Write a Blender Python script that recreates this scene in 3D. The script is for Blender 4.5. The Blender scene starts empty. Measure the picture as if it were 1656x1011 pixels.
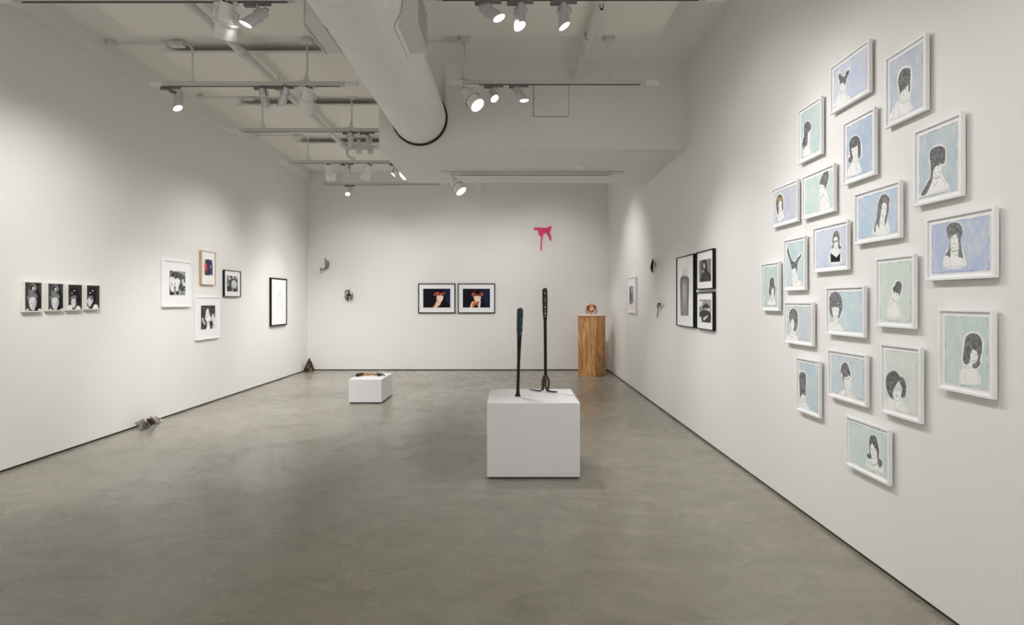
import bpy, bmesh, math, random
import numpy as np
from mathutils import Vector, Matrix, Quaternion
PI = math.pi
C = bpy.context.scene.collection
SC = bpy.context.scene
random.seed(7)

# ---------------------------------------------------------------- camera, world, exposure
F = 900.0; CX = 831.0; CY = 487.0; EYE = 1.5         # focal length and vanishing point, pixels of the 1656x1011 frame
cam_d = bpy.data.cameras.new('camera'); cam = bpy.data.objects.new('camera', cam_d); C.objects.link(cam)
cam.location = (0, 0, EYE); cam.rotation_euler = (PI/2, 0, 0)
cam_d.sensor_width = 36; cam_d.sensor_fit = 'HORIZONTAL'; cam_d.lens = 36*F/1656
cam_d.shift_x = -(CX-828)/1656; cam_d.shift_y = -(505.5-CY)/1656
cam_d.clip_start = 0.05; SC.camera = cam
w = bpy.data.worlds.new('world'); SC.world = w; w.use_nodes = True
w.node_tree.nodes['Background'].inputs[0].default_value = (0.9, 0.95, 1, 1)
w.node_tree.nodes['Background'].inputs[1].default_value = 0.05
SC.view_settings.view_transform = 'Standard'; SC.view_settings.look = 'None'
SC.view_settings.gamma = 1; SC.view_settings.use_curve_mapping = False
SC.view_settings.exposure = 0.0
LIGHT_GAIN = 1.25

XL, XR, YB, YF = -4.473, 2.036, 12.053, -4.0
ZC = 4.30

# ---------------------------------------------------------------- spots added out of view to brighten the room, without fixtures
def aim_light(name, loc, target, energy, size=70, blend=1.0, col=(1, .995, .995), rad=.032):
    l = bpy.data.lights.new(name, 'SPOT'); l.energy = energy*LIGHT_GAIN; l.spot_size = math.radians(size)
    l.spot_blend = blend; l.color = col; l.shadow_soft_size = rad
    o = bpy.data.objects.new(name, l); C.objects.link(o); o.location = loc
    d = Vector(target)-Vector(loc); o.rotation_euler = d.to_track_quat('-Z', 'Y').to_euler()
    return o
COOL = (.96, .98, 1.0)
for (x, y, z, tx, ty, tz, e, s) in [
    # left wall wash
    (-2.3, -0.9, 3.75, XL, 0.2, 1.4, 110, 72), (-2.3, 0.6, 3.75, XL, 1.6, 1.35, 105, 72),
    (-2.3, 2.2, 3.75, XL, 3.1, 1.35, 120, 70), (-2.3, 3.3, 3.75, XL, 4.8, 1.45, 160, 72), (-2.9, 3.4, 3.75, XL, 6.6, 1.5, 150, 56),
    (-1.68, 7.95, 3.55, XL, 8.2, 1.1, 100, 76), (-1.6, 10.1, 3.55, XL, 10.5, 1.6, 120, 66),
    # right wall wash
    (0.1, -0.9, 3.75, XR, 0.6, 1.1, 95, 80), (0.1, 1.2, 3.75, XR, 1.9, 1.2, 62, 80),
    (-0.2, 3.4, 3.75, XR, 2.9, 1.6, 44, 90), (0.0, 3.4, 3.75, XR, 4.7, 1.9, 74, 80),
    # the walls behind the camera, added for the bounce they throw forward
    (-3.0, -2.0, 3.7, XL, -2.0, 1.6, 270, 90), (0.4, -2.2, 3.7, XR, -2.2, 1.6, 240, 90),
    (-2.6, -1.8, 3.7, -2.6, YF, 1.8, 270, 100), (0.2, -1.8, 3.7, 0.2, YF, 1.8, 270, 100),
    # unseen spots added to brighten the far floor, one lighting the wooden plinth
    (-.3, 9.8, 3.55, -.7, 10.3, 0, 130, 92), (-.3, 9.7, 3.55, 1.6, 11.2, .8, 90, 45), (-1.62, 8.0, 3.5, -1.7, 8.2, 0, 60, 90),
    # narrow unseen spot added to lift the plinth's front
    (-.3, -1.0, 3.75,   .17, 4.9, .55, 110, 20)]:
    aim_light('unseen_fill_spot', (x, y, z), (tx, ty, tz), e, s)
SC.cycles.diffuse_bounces = 6; SC.cycles.max_bounces = 7; SC.cycles.glossy_bounces = 3; SC.cycles.adaptive_threshold = .03

# ---------------------------------------------------------------- materials
def s2l(c):
    c = c/255.0
    return c/12.92 if c <= .04045 else ((c+.055)/1.055)**2.4
def rgb(r, g, b): return (s2l(r), s2l(g), s2l(b), 1)
def mat(name, col, rough=.5, metal=0.0, spec=.5, noise=0, nscale=8, bump=0, bscale=60, emit=None):
    m = bpy.data.materials.new(name); m.use_nodes = True; nt = m.node_tree; b = nt.nodes['Principled BSDF']
    b.inputs['Roughness'].default_value = rough; b.inputs['Metallic'].default_value = metal
    b.inputs['Specular IOR Level'].default_value = spec
    b.inputs['Base Color'].default_value = col
    tc = nt.nodes.new('ShaderNodeTexCoord')
    if noise:
        n = nt.nodes.new('ShaderNodeTexNoise'); n.inputs['Scale'].default_value = nscale; n.inputs['Detail'].default_value = 5
        nt.links.new(tc.outputs['Object'], n.inputs['Vector'])
        r = nt.nodes.new('ShaderNodeMix'); r.data_type = 'RGBA'
        r.inputs[6].default_value = tuple(v*(1-noise) for v in col[:3])+(1,)
        r.inputs[7].default_value = tuple(min(1, v*(1+noise)) for v in col[:3])+(1,)
        nt.links.new(n.outputs['Fac'], r.inputs[0]); nt.links.new(r.outputs[2], b.inputs['Base Color'])
    if bump:
        n2 = nt.nodes.new('ShaderNodeTexNoise'); n2.inputs['Scale'].default_value = bscale
        nt.links.new(tc.outputs['Object'], n2.inputs['Vector'])
        bp = nt.nodes.new('ShaderNodeBump'); bp.inputs['Strength'].default_value = bump; bp.inputs['Distance'].default_value = .01
        nt.links.new(n2.outputs['Fac'], bp.inputs['Height']); nt.links.new(bp.outputs[0], b.inputs['Normal'])
    if emit:
        b.inputs['Emission Color'].default_value = emit[0]; b.inputs['Emission Strength'].default_value = emit[1]
    return m
M = {}
M['wall'] = mat('wall_paint', (.825, .812, .788, 1), .75, noise=.012, nscale=1.5, spec=.25)
M['ceil'] = mat('ceiling_paint', (.85, .835, .80, 1), .85, noise=.02, nscale=2, spec=.2)
M['panel'] = mat('ceiling_panel_paint', (.88, .86, .81, 1), .85, noise=.02, nscale=3, spec=.2)
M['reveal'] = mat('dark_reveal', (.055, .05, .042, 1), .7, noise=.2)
M['plinth'] = mat('plinth_paint', (.88, .885, .90, 1), .55, noise=.01)
M['duct'] = mat('duct_paint', (.88, .87, .85, 1), .5, noise=.02, nscale=5)
M['metalpaint'] = mat('painted_metal', (.72, .715, .69, 1), .45, noise=.02)
M['track'] = mat('track_paint', (.60, .59, .56, 1), .4, noise=.03)
M['whiteplastic'] = mat('white_plastic', (.82, .81, .78, 1), .4, noise=.01)
M['dark'] = mat('dark_rubber', (.012, .012, .012, 1), .5, noise=.1)
M['adapter'] = mat('grey_plastic', (.16, .16, .165, 1), .45, noise=.05)
M['silver'] = mat('silver_paint', (.62, .63, .65, 1), .34, metal=.45, noise=.05)
M['lampwhite'] = mat('lamp_white', (.84, .83, .80, 1), .35, noise=.01)
M['lens'] = mat('lamp_lens_lit', (1, 1, 1, 1), .3, noise=.01, emit=((1, .98, .95, 1), 5.0))
M['framewhite'] = mat('frame_white', (.90, .90, .90, 1), .4, noise=.02, nscale=30)
M['framecream'] = mat('frame_cream', (.74, .72, .66, 1), .45, noise=.03, nscale=30)
M['frameblack'] = mat('frame_black', (.008, .007, .0065, 1), .5, spec=.22, noise=.2, nscale=30)
M['framemaroon'] = mat('frame_maroon', (.05, .012, .02, 1), .5, spec=.3, noise=.2, nscale=30)
M['framewood'] = mat('frame_light_wood', rgb(214, 178, 142), .45, noise=.12, nscale=40)
M['mat'] = mat('mat_board', (.89, .892, .90, 1), .8, noise=.01)
M['bluemetal'] = mat('blue_black_metal', (.022, .042, .065, 1), .38, metal=.2, spec=.35, noise=.3, nscale=60, bump=.3)
M['blackwood'] = mat('black_wood', (.009, .008, .0075, 1), .42, spec=.3, noise=.4, nscale=40, bump=.3)
M['iron'] = mat('brown_iron', (.075, .05, .038, 1), .45, metal=.4, noise=.4, nscale=40, bump=.4)
M['steel'] = mat('bright_steel', (.26, .245, .235, 1), .30, metal=.9, noise=.25, nscale=14)
M['chrome'] = mat('chrome', (.8, .8, .82, 1), .1, metal=1, noise=.02)
M['brownhair'] = mat('brown_hair', rgb(120, 82, 45), .55, noise=.4, nscale=60)
M['goldhair'] = mat('golden_hair', rgb(186, 142, 80), .45, noise=.35, nscale=60)
M['blackhair'] = mat('black_hair', (.008, .007, .006, 1), .5, spec=.25, noise=.3, nscale=60)
M['rust'] = mat('rust_brown', rgb(74, 44, 30), .5, metal=.3, noise=.4, nscale=30)
M['pink'] = mat('pink_cloth', rgb(236, 62, 118), .6, noise=.15, nscale=25, bump=.3, bscale=30)
M['orange'] = mat('orange_plastic', rgb(245, 88, 20), .3, noise=.05)
M['mirror'] = mat('mirror_glass', (.85, .88, .9, 1), .03, metal=1, noise=.01)
M['brass'] = mat('brass', rgb(92, 50, 32), .3, metal=.8, noise=.1)

def floor_mat():
    m = bpy.data.materials.new('polished_concrete'); m.use_nodes = True; nt = m.node_tree; N = nt.nodes; L = nt.links
    b = N['Principled BSDF']; tc = N.new('ShaderNodeTexCoord')
    def noise(sc, det, dist=0, mp=None):
        n = N.new('ShaderNodeTexNoise'); n.inputs['Scale'].default_value = sc; n.inputs['Detail'].default_value = det
        n.inputs['Distortion'].default_value = dist
        if mp:
            q = N.new('ShaderNodeMapping'); q.inputs['Scale'].default_value = mp[0]; q.inputs['Rotation'].default_value = mp[1]
            L.new(tc.outputs['Object'], q.inputs['Vector']); L.new(q.outputs[0], n.inputs['Vector'])
        else: L.new(tc.outputs['Object'], n.inputs['Vector'])
        return n
    def ramp(src, stops):
        r = N.new('ShaderNodeValToRGB'); e = r.color_ramp.elements
        e[0].position, e[0].color = stops[0]; e[1].position, e[1].color = stops[-1]
        for p, c in stops[1:-1]:
            k = e.new(p); k.color = c
        L.new(src, r.inputs[0]); return r
    def mix(mode, fac, a, bb):
        x = N.new('ShaderNodeMix'); x.data_type = 'RGBA'; x.blend_type = mode
        if isinstance(fac, float): x.inputs[0].default_value = fac
        else: L.new(fac, x.inputs[0])
        L.new(a, x.inputs[6]); L.new(bb, x.inputs[7]); return x.outputs[2]
    big = ramp(noise(.45, 6, .6).outputs['Fac'], [(.25, (.262, .240, .192, 1)), (.5, (.298, .275, .225, 1)), (.75, (.333, .310, .258, 1))])
    mid = ramp(noise(2.2, 10, 1.8, ((1, 1.8, 1), (0, 0, .5))).outputs['Fac'], [(.30, (.78, .78, .765, 1)), (.5, (.98, .98, .98, 1)), (.72, (1.16, 1.16, 1.16, 1))])
    fine = ramp(noise(70, 4).outputs['Fac'], [(.3, (.88, .88, .88, 1)), (.7, (1.08, 1.08, 1.08, 1))])
    c = mix('MULTIPLY', .65, big.outputs[0], mid.outputs[0]); c = mix('MULTIPLY', .7, c, fine.outputs[0])
    # thin pale trowel streaks
    st = noise(9, 11, 2.2, ((.45, 2.6, 1), (0, 0, .62)))
    sc = ramp(st.outputs['Fac'], [(.54, (0, 0, 0, 1)), (.62, (1, 1, 1, 1)), (.70, (.2, .2, .2, 1))])
    dk = ramp(noise(12, 11, 2.5, ((.5, 2.2, 1), (0, 0, .45))).outputs['Fac'], [(.56, (1, 1, 1, 1)), (.66, (.78, .77, .74, 1)), (.75, (1, 1, 1, 1))])
    c = mix('MULTIPLY', .6, c, dk.outputs[0])
    pale = N.new('ShaderNodeRGB'); pale.outputs[0].default_value = (.38, .365, .32, 1)
    sm = N.new('ShaderNodeMath'); sm.operation = 'MULTIPLY'; sm.inputs[1].default_value = .11; L.new(sc.outputs[0], sm.inputs[0])
    c = mix('MIX', sm.outputs[0], c, pale.outputs[0])
    # one long wandering hairline crack across the slab
    sx = N.new('ShaderNodeSeparateXYZ'); L.new(tc.outputs['Object'], sx.inputs[0])
    def mth(op, a_, b_):
        k = N.new('ShaderNodeMath'); k.operation = op
        for i_, v_ in enumerate((a_, b_)):
            if isinstance(v_, (int, float)): k.inputs[i_].default_value = v_
            else: L.new(v_, k.inputs[i_])
        return k.outputs[0]
    nd = noise(1.6, 8, .5)
    yy = mth('ADD', sx.outputs['Y'], mth('ADD', mth('MULTIPLY', sx.outputs['X'], .12), mth('MULTIPLY', mth('SUBTRACT', nd.outputs['Fac'], .5), .7)))
    dd = mth('ABSOLUTE', mth('SUBTRACT', yy, 5.05), 0)
    cr = ramp(dd, [(0, (.5, .48, .45, 1)), (.006, (1, 1, 1, 1))])
    c = mix('MULTIPLY', .6, c, cr.outputs[0])
    L.new(c, b.inputs['Base Color'])
    rr = ramp(noise(2.0, 6, 1).outputs['Fac'], [(.3, (.17, .17, .17, 1)), (.7, (.33, .33, .33, 1))]); L.new(rr.outputs[0], b.inputs['Roughness'])
    bp = N.new('ShaderNodeBump'); bp.inputs['Strength'].default_value = .13; bp.inputs['Distance'].default_value = .006
    bn = noise(9, 6, .8, ((1, 2.2, 1), (0, 0, .4))); L.new(bn.outputs['Fac'], bp.inputs['Height']); L.new(bp.outputs[0], b.inputs['Normal'])
    b.inputs['Specular IOR Level'].default_value = .55
    return m
M['floor'] = floor_mat()

def wood_mat():
    m = bpy.data.materials.new('cedar_board'); m.use_nodes = True; nt = m.node_tree; N = nt.nodes; L = nt.links
    b = N['Principled BSDF']; tc = N.new('ShaderNodeTexCoord')
    q = N.new('ShaderNodeMapping'); q.inputs['Scale'].default_value = (1, 1, .22); L.new(tc.outputs['Object'], q.inputs['Vector'])
    n = N.new('ShaderNodeTexNoise'); n.inputs['Scale'].default_value = 3.2; n.inputs['Detail'].default_value = 3; n.inputs['Distortion'].default_value = .6
    L.new(q.outputs[0], n.inputs['Vector'])
    mu = N.new('ShaderNodeMath'); mu.operation = 'MULTIPLY'; mu.inputs[1].default_value = 7; 
    acc = n.outputs['Fac']
    for kx, ky, kz, rad in ((-.180, -.185, .365, .050), (.02, -.34, .58, .055), (.14, -.24, .17, .05)):
        dv = N.new('ShaderNodeVectorMath'); dv.operation = 'DISTANCE'; dv.inputs[1].default_value = (kx, ky, kz*.6)
        qq = N.new('ShaderNodeMapping'); qq.inputs['Scale'].default_value = (1, 1, .6); L.new(tc.outputs['Object'], qq.inputs['Vector']); L.new(qq.outputs[0], dv.inputs[0])
        mr = N.new('ShaderNodeMapRange'); mr.inputs['From Min'].default_value = 0; mr.inputs['From Max'].default_value = rad; mr.inputs['To Min'].default_value = .36; mr.inputs['To Max'].default_value = 0
        L.new(dv.outputs['Value'], mr.inputs['Value'])
        ad_ = N.new('ShaderNodeMath'); ad_.operation = 'ADD'; L.new(acc, ad_.inputs[0]); L.new(mr.outputs[0], ad_.inputs[1]); acc = ad_.outputs[0]
    L.new(acc, mu.inputs[0])
    fr = N.new('ShaderNodeMath'); fr.operation = 'PINGPONG'; fr.inputs[1].default_value = .5; L.new(mu.outputs[0], fr.inputs[0])
    r = N.new('ShaderNodeValToRGB'); e = r.color_ramp.elements
    e[0].position = 0; e[0].color = rgb(168, 116, 66); e[1].position = .5; e[1].color = rgb(214, 168, 112)
    k = e.new(.25); k.color = rgb(196, 144, 88); L.new(fr.outputs[0], r.inputs[0])
    v = N.new('ShaderNodeTexVoronoi'); v.inputs['Scale'].default_value = 1.1
    q2 = N.new('ShaderNodeMapping'); q2.inputs['Scale'].default_value = (2.2, 2.2, 1.1); L.new(tc.outputs['Object'], q2.inputs['Vector']); L.new(q2.outputs[0], v.inputs['Vector'])
    r2 = N.new('ShaderNodeValToRGB'); e = r2.color_ramp.elements; e[0].position = .03; e[0].color = (.28, .2, .14, 1); e[1].position = .12; e[1].color = (1, 1, 1, 1)
    L.new(v.outputs['Distance'], r2.inputs[0])
    x = N.new('ShaderNodeMix'); x.data_type = 'RGBA'; x.blend_type = 'MULTIPLY'; x.inputs[0].default_value = 1
    L.new(r.outputs[0], x.inputs[6]); L.new(r2.outputs[0], x.inputs[7])
    n3 = N.new('ShaderNodeTexNoise'); n3.inputs['Scale'].default_value = 60
    q3 = N.new('ShaderNodeMapping'); q3.inputs['Scale'].default_value = (1, 1, .05); L.new(tc.outputs['Object'], q3.inputs['Vector']); L.new(q3.outputs[0], n3.inputs['Vector'])
    r3 = N.new('ShaderNodeValToRGB'); e = r3.color_ramp.elements; e[0].color = (.72, .68, .62, 1); e[0].position = .3; e[1].color = (1.1, 1.1, 1.1, 1); e[1].position = .7
    L.new(n3.outputs['Fac'], r3.inputs[0])
    y = N.new('ShaderNodeMix'); y.data_type = 'RGBA'; y.blend_type = 'MULTIPLY'; y.inputs[0].default_value = .7
    L.new(x.outputs[2], y.inputs[6]); L.new(r3.outputs[0], y.inputs[7]); L.new(y.outputs[2], b.inputs['Base Color'])
    b.inputs['Roughness'].default_value = .42
    return m
M['wood'] = wood_mat()

def paint_mat(name, rough):
    m = bpy.data.materials.new(name); m.use_nodes = True; nt = m.node_tree; b = nt.nodes['Principled BSDF']
    a = nt.nodes.new('ShaderNodeAttribute'); a.attribute_name = 'ink'; nt.links.new(a.outputs['Color'], b.inputs['Base Color'])
    n = nt.nodes.new('ShaderNodeTexNoise'); n.inputs['Scale'].default_value = 300
    tc = nt.nodes.new('ShaderNodeTexCoord'); nt.links.new(tc.outputs['Object'], n.inputs['Vector'])
    bp = nt.nodes.new('ShaderNodeBump'); bp.inputs['Strength'].default_value = .05; nt.links.new(n.outputs['Fac'], bp.inputs['Height']); nt.links.new(bp.outputs[0], b.inputs['Normal'])
    b.inputs['Roughness'].default_value = rough; b.inputs['Specular IOR Level'].default_value = .15
    return m
M['drawing'] = paint_mat('ink_and_wash_on_paper', .8)
M['print'] = paint_mat('photographic_print', .45)

# ---------------------------------------------------------------- mesh helpers
class MB:
    def __init__(s): s.v = []; s.f = []
    def add(s, vs, fs):
        o = len(s.v); s.v += [tuple(p) for p in vs]; s.f += [tuple(i+o for i in f) for f in fs]; return s
    def box(s, x0, x1, y0, y1, z0, z1):
        return s.add([(x0, y0, z0), (x1, y0, z0), (x1, y1, z0), (x0, y1, z0), (x0, y0, z1), (x1, y0, z1), (x1, y1, z1), (x0, y1, z1)],
                     [(0, 3, 2, 1), (4, 5, 6, 7), (0, 1, 5, 4), (1, 2, 6, 5), (2, 3, 7, 6), (3, 0, 4, 7)])
    def lathe(s, prof, n=24, M_=None, closed=False):
        vs = []; fs = []
        for (r, z) in prof:
            for i in range(n):
                a = 2*PI*i/n; p = Vector((r*math.cos(a), r*math.sin(a), z)); vs.append(M_ @ p if M_ else p)
        k = len(prof)
        for j in range(k-1 if not closed else k):
            for i in range(n):
                a = j*n+i; b_ = j*n+(i+1) % n; j2 = (j+1) % k; c = j2*n+(i+1) % n; d = j2*n+i; fs.append((a, b_, c, d))
        if not closed:
            if prof[0][0] > 1e-5: fs.append(tuple(reversed(range(n))))
            if prof[-1][0] > 1e-5: fs.append(tuple(range((k-1)*n, k*n)))
        return s.add(vs, fs)
    def tube(s, pts, r, n=10, flat=1.0, up=None, caps=True):
        pts = [Vector(p) for p in pts]; m = len(pts); rs = r if isinstance(r, (list, tuple)) else [r]*m
        vs = []; fs = []; prev = None
        for i, p in enumerate(pts):
            t = (pts[min(i+1, m-1)]-pts[max(i-1, 0)]).normalized()
            if prev is None:
                u = Vector(up) if up else (Vector((0, 0, 1)) if abs(t.z) < .9 else Vector((1, 0, 0)))
            else: u = prev
            u = (u-t*u.dot(t)).normalized(); prev = u; v = t.cross(u)
            for k in range(n):
                a = 2*PI*k/n; vs.append(p+u*(math.cos(a)*rs[i])+v*(math.sin(a)*rs[i]*flat))
        for i in range(m-1):
            for k in range(n): fs.append((i*n+k, i*n+(k+1) % n, (i+1)*n+(k+1) % n, (i+1)*n+k))
        if caps: fs.append(tuple(reversed(range(n)))); fs.append(tuple(range((m-1)*n, m*n)))
        return s.add(vs, fs)
    def prism(s, poly, z0, z1):
        n = len(poly); vs = [(x, y, z0) for x, y in poly]+[(x, y, z1) for x, y in poly]
        fs = [tuple(reversed(range(n))), tuple(range(n, 2*n))]+[(i, (i+1) % n, n+(i+1) % n, n+i) for i in range(n)]
        return s.add(vs, fs)
    def plate(s, quad, th):     # a thick sheet through four corners
        q = [Vector(p) for p in quad]; nrm = (q[1]-q[0]).cross(q[3]-q[0]).normalized()*th/2
        vs = [p-nrm for p in q]+[p+nrm for p in q]
        return s.add(vs, [(0, 3, 2, 1), (4, 5, 6, 7), (0, 1, 5, 4), (1, 2, 6, 5), (2, 3, 7, 6), (3, 0, 4, 7)])
    def pillow(s, poly, y, h, back=.3):  # closed puffed shape from an outline in x,z; bulges to -y
        n = len(poly); cx = sum(p[0] for p in poly)/n; cz = sum(p[1] for p in poly)/n
        ts = [1, .96, .85, .65, .4, .15]; vs = []; fs = []
        for sgn in (-1, back):
            for t in ts:
                hh = h*math.sqrt(max(0, 1-t**2.2))*sgn
                for (x, z) in poly: vs.append((cx+(x-cx)*t, y+hh, cz+(z-cz)*t))
        K = len(ts)
        for side in (0, 1):
            o = side*K*n
            for j in range(K-1):
                for i in range(n):
                    a, b_, c, d = o+j*n+i, o+j*n+(i+1) % n, o+(j+1)*n+(i+1) % n, o+(j+1)*n+i
                    fs.append((a, b_, c, d) if side == 0 else (d, c, b_, a))
            cap = tuple(range(o+(K-1)*n, o+K*n)); fs.append(cap if side == 0 else tuple(reversed(cap)))
        return s.add(vs, fs)
    def mesh(s, name, m, smooth=False, bevel=0, seg=2, normals=True):
        me = bpy.data.meshes.new(name); me.from_pydata(s.v, [], s.f); me.materials.append(m)
        bm = bmesh.new(); bm.from_mesh(me)
        bmesh.ops.remove_doubles(bm, verts=bm.verts, dist=1e-6)
        if normals: bmesh.ops.recalc_face_normals(bm, faces=bm.faces)
        if bevel:
            ed = [e for e in bm.edges if len(e.link_faces) == 2 and e.calc_face_angle(0) > .6]
            bmesh.ops.bevel(bm, geom=ed, offset=bevel, segments=seg, profile=.5, affect='EDGES')
        bm.to_mesh(me); bm.free()
        if smooth:
            for p in me.polygons: p.use_smooth = True
            try: me.set_sharp_from_angle(angle=math.radians(35))
            except Exception: pass
        return me
    def obj(s, name, m, parent=None, smooth=False, bevel=0, seg=2):
        return link(name, s.mesh(name, m, smooth, bevel, seg), parent)
def link(name, data, parent=None, loc=None):
    o = bpy.data.objects.new(name, data); C.objects.link(o)
    if parent is not None: o.parent = parent
    if loc is not None: o.location = loc
    return o
def thing(name, label, cat, loc=(0, 0, 0), rotz=0, group=None):
    o = bpy.data.objects.new(name, None); C.objects.link(o); o.location = loc; o.rotation_euler = (0, 0, rotz)
    o.empty_display_size = .05; o['label'] = label; o['category'] = cat
    if group: o['group'] = group
    return o
def tag(o, label, cat, group=None):
    o['label'] = label; o['category'] = cat
    if group: o['group'] = group
    return o
def struct(o): o['kind'] = 'structure'; return o
def at(px, py, Y): return Vector(((px-CX)*Y/F, Y, EYE+(CY-py)*Y/F))
def catmull(pts, closed=True, k=5):
    P = [np.array(p, float) for p in pts]; n = len(P); out = []
    rng = range(n) if closed else range(n-1)
    for i in rng:
        if closed: p0, p1, p2, p3 = P[i-1], P[i], P[(i+1) % n], P[(i+2) % n]
        else: p0, p1, p2, p3 = P[max(i-1, 0)], P[i], P[i+1], P[min(i+2, n-1)]
        for j in range(k):
            t = j/k
            out.append(.5*((2*p1)+(-p0+p2)*t+(2*p0-5*p1+4*p2-p3)*t*t+(-p0+3*p1-3*p2+p3)*t**3))
    if not closed: out.append(P[-1])
    return out

# ---------------------------------------------------------------- the room
R_ = .022   # height of the shadow gap at the foot of the walls
struct(MB().box(XL-.3, XR+.3, YF-.3, YB+.3, -.2, 0).obj('floor', M['floor']))
struct(MB().box(XL-.3, XR+.3, YF-.3, YB+.3, ZC, ZC+.2).obj('ceiling', M['ceil']))
struct(MB().box(XL-.2, XL, YF, YB+.2, R_, ZC).obj('wall_left', M['wall']))
struct(MB().box(XR, XR+.2, YF, YB+.2, R_, ZC).obj('wall_right', M['wall']))
struct(MB().box(XL, XR, YB, YB+.2, R_, ZC).obj('wall_back', M['wall']))
struct(MB().box(XL, XR, YF-.2, YF, R_, ZC).obj('wall_front', M['wall']))
struct(MB().box(XL-.03, XL-.012, YF, YB, 0, R_).obj('baseboard_left', M['reveal']))
struct(MB().box(XR+.012, XR+.03, YF, YB, 0, R_).obj('baseboard_right', M['reveal']))
struct(MB().box(XL, XR, YB+.012, YB+.03, 0, R_).obj('baseboard_back', M['reveal']))
struct(MB().box(XL, XR, YF-.03, YF-.012, 0, R_).obj('baseboard_front', M['reveal']))
# boxed ledge running along the top of the left wall
struct(MB().box(XL, XL+.10, YF, YB, 4.115, ZC).obj('trim_1', M['wall']))
# the bulkhead that the duct runs into
BX, BY0, BY1, BZ = -1.592, 6.57, 8.48, 3.298
b = MB(); b.box(BX, XR, BY0, BY1, BZ, 3.62); b.box(BX, -1.32, BY0, BY1, 3.62, ZC); b.box(-.81, XR, BY0, BY1, 3.62, ZC); b.box(-1.32, -.81, BY0+.05, BY1, 3.62, ZC)
struct(b.obj('wall_bulkhead', M['wall']))

# suspended ceiling panels
ZP = 4.20
for (x0, x1, y0, y1, lab) in [
    (-3.83, -1.875, 4.42, 5.66, 'pale ceiling panel at upper left, nearest of those left of the round duct'),
    (-3.83, -1.86, 6.06, 7.33, 'pale ceiling panel above the long track left of the duct, conduit hanging before it'),
    (-3.83, -1.86, 7.69, 8.97, 'pale ceiling panel left of the bulkhead corner, third from the camera'),
    (-3.74, -1.62, 9.55, 10.8, 'farthest pale ceiling panel, beside the pipe fittings'),
    (-1.05, 1.49, 4.42, 5.66, 'pale ceiling panel right of the round duct, crossed by the white pipe')]:
    t = thing('ceiling_panel', lab, 'ceiling panel', ((x0+x1)/2, (y0+y1)/2, ZP), 0, 'pale panels under the ceiling')
    hx, hy = (x1-x0)/2, (y1-y0)/2
    MB().box(-hx, hx, -hy, hy, 0, .030).obj('board', M['panel'], t, bevel=.003)
    MB().box(-hx+.25, hx-.25, -hy+.22, hy-.22, .030, ZC-ZP).obj('batten', M['ceil'], t)

# ---------------------------------------------------------------- round duct
DX, DZ, DR = -1.11, 3.66, .308
t = thing('air_duct', 'large round off-white spiral duct running overhead into the bulkhead', 'duct', (DX, 0, DZ))
vs = []; fs = []; n = 72; step = .006; Y0, Y1 = .4, BY0-.003
rows = int((Y1-Y0)/step)+1
for j in range(rows+1):
    y = min(Y0+j*step, Y1)
    for i in range(n):
        a = 2*PI*i/n; ph = ((y/.15)+i/n) % 1.0; d = min(ph, 1-ph)*.15
        r = DR+.006*max(0, 1-d/.009)
        vs.append((r*math.cos(a), y, r*math.sin(a)))
for j in range(rows):
    for i in range(n): fs.append((j*n+i, j*n+(i+1) % n, (j+1)*n+(i+1) % n, (j+1)*n+i))
MB().add(vs, fs).obj('duct_body', M['duct'], t, smooth=True)
RY = Matrix.Rotation(-PI/2, 4, 'X')   # lathe axis z -> y
MB().lathe([(DR+.001, BY0-.03), (DR+.022, BY0-.03), (DR+.022, BY0-.002), (DR+.001, BY0-.002)], 64, RY, closed=True).obj('black_collar', M['dark'], t, smooth=True)
for sgn in (-1, 1):
    xo, xi = .405*sgn, .20*sgn
    x0, x1 = min(xo, xi), max(xo, xi)
    g = MB(); g.box(x0, x1, 4.03, 4.50, -.158, .158); c = g.obj('register_box', M['metalpaint'], t, bevel=.003)
    g = MB(); s_ = sgn
    for (ya, yb, za, zb) in [(4.02, 4.045, -.145, .145), (4.485, 4.51, -.145, .145), (4.02, 4.51, -.17, -.145), (4.02, 4.51, .145, .17)]:
        g.box(min(xo, xo+.008*s_), max(xo, xo+.008*s_), ya, yb, za, zb)
    g.obj('register_rim', M['metalpaint'], c)
    g = MB()
    for k in range(16):
        z = -.13+k*.0175; g.box(min(xo, xo+.004*s_), max(xo, xo+.004*s_), 4.05, 4.48, z, z+.008)
    g.obj('louvre', M['silver'], c)
    # flange hugging the duct
    a0 = math.asin(-.185/DR); g = MB()
    ring = []
    for k in range(13):
        a = a0+k/12*(-2*a0); ring.append(a)
    vs = []; fs = []
    for (ya, yb) in [(3.99, 4.54)]:
        for a in ring:
            for y in (ya, yb): vs.append(((DR+.006)*math.cos(a)*sgn, y, (DR+.006)*math.sin(a)))
        for k in range(12): fs.append((2*k, 2*k+1, 2*k+3, 2*k+2))
    g.add(vs, fs).obj('flange', M['duct'], t, smooth=True)

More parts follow.
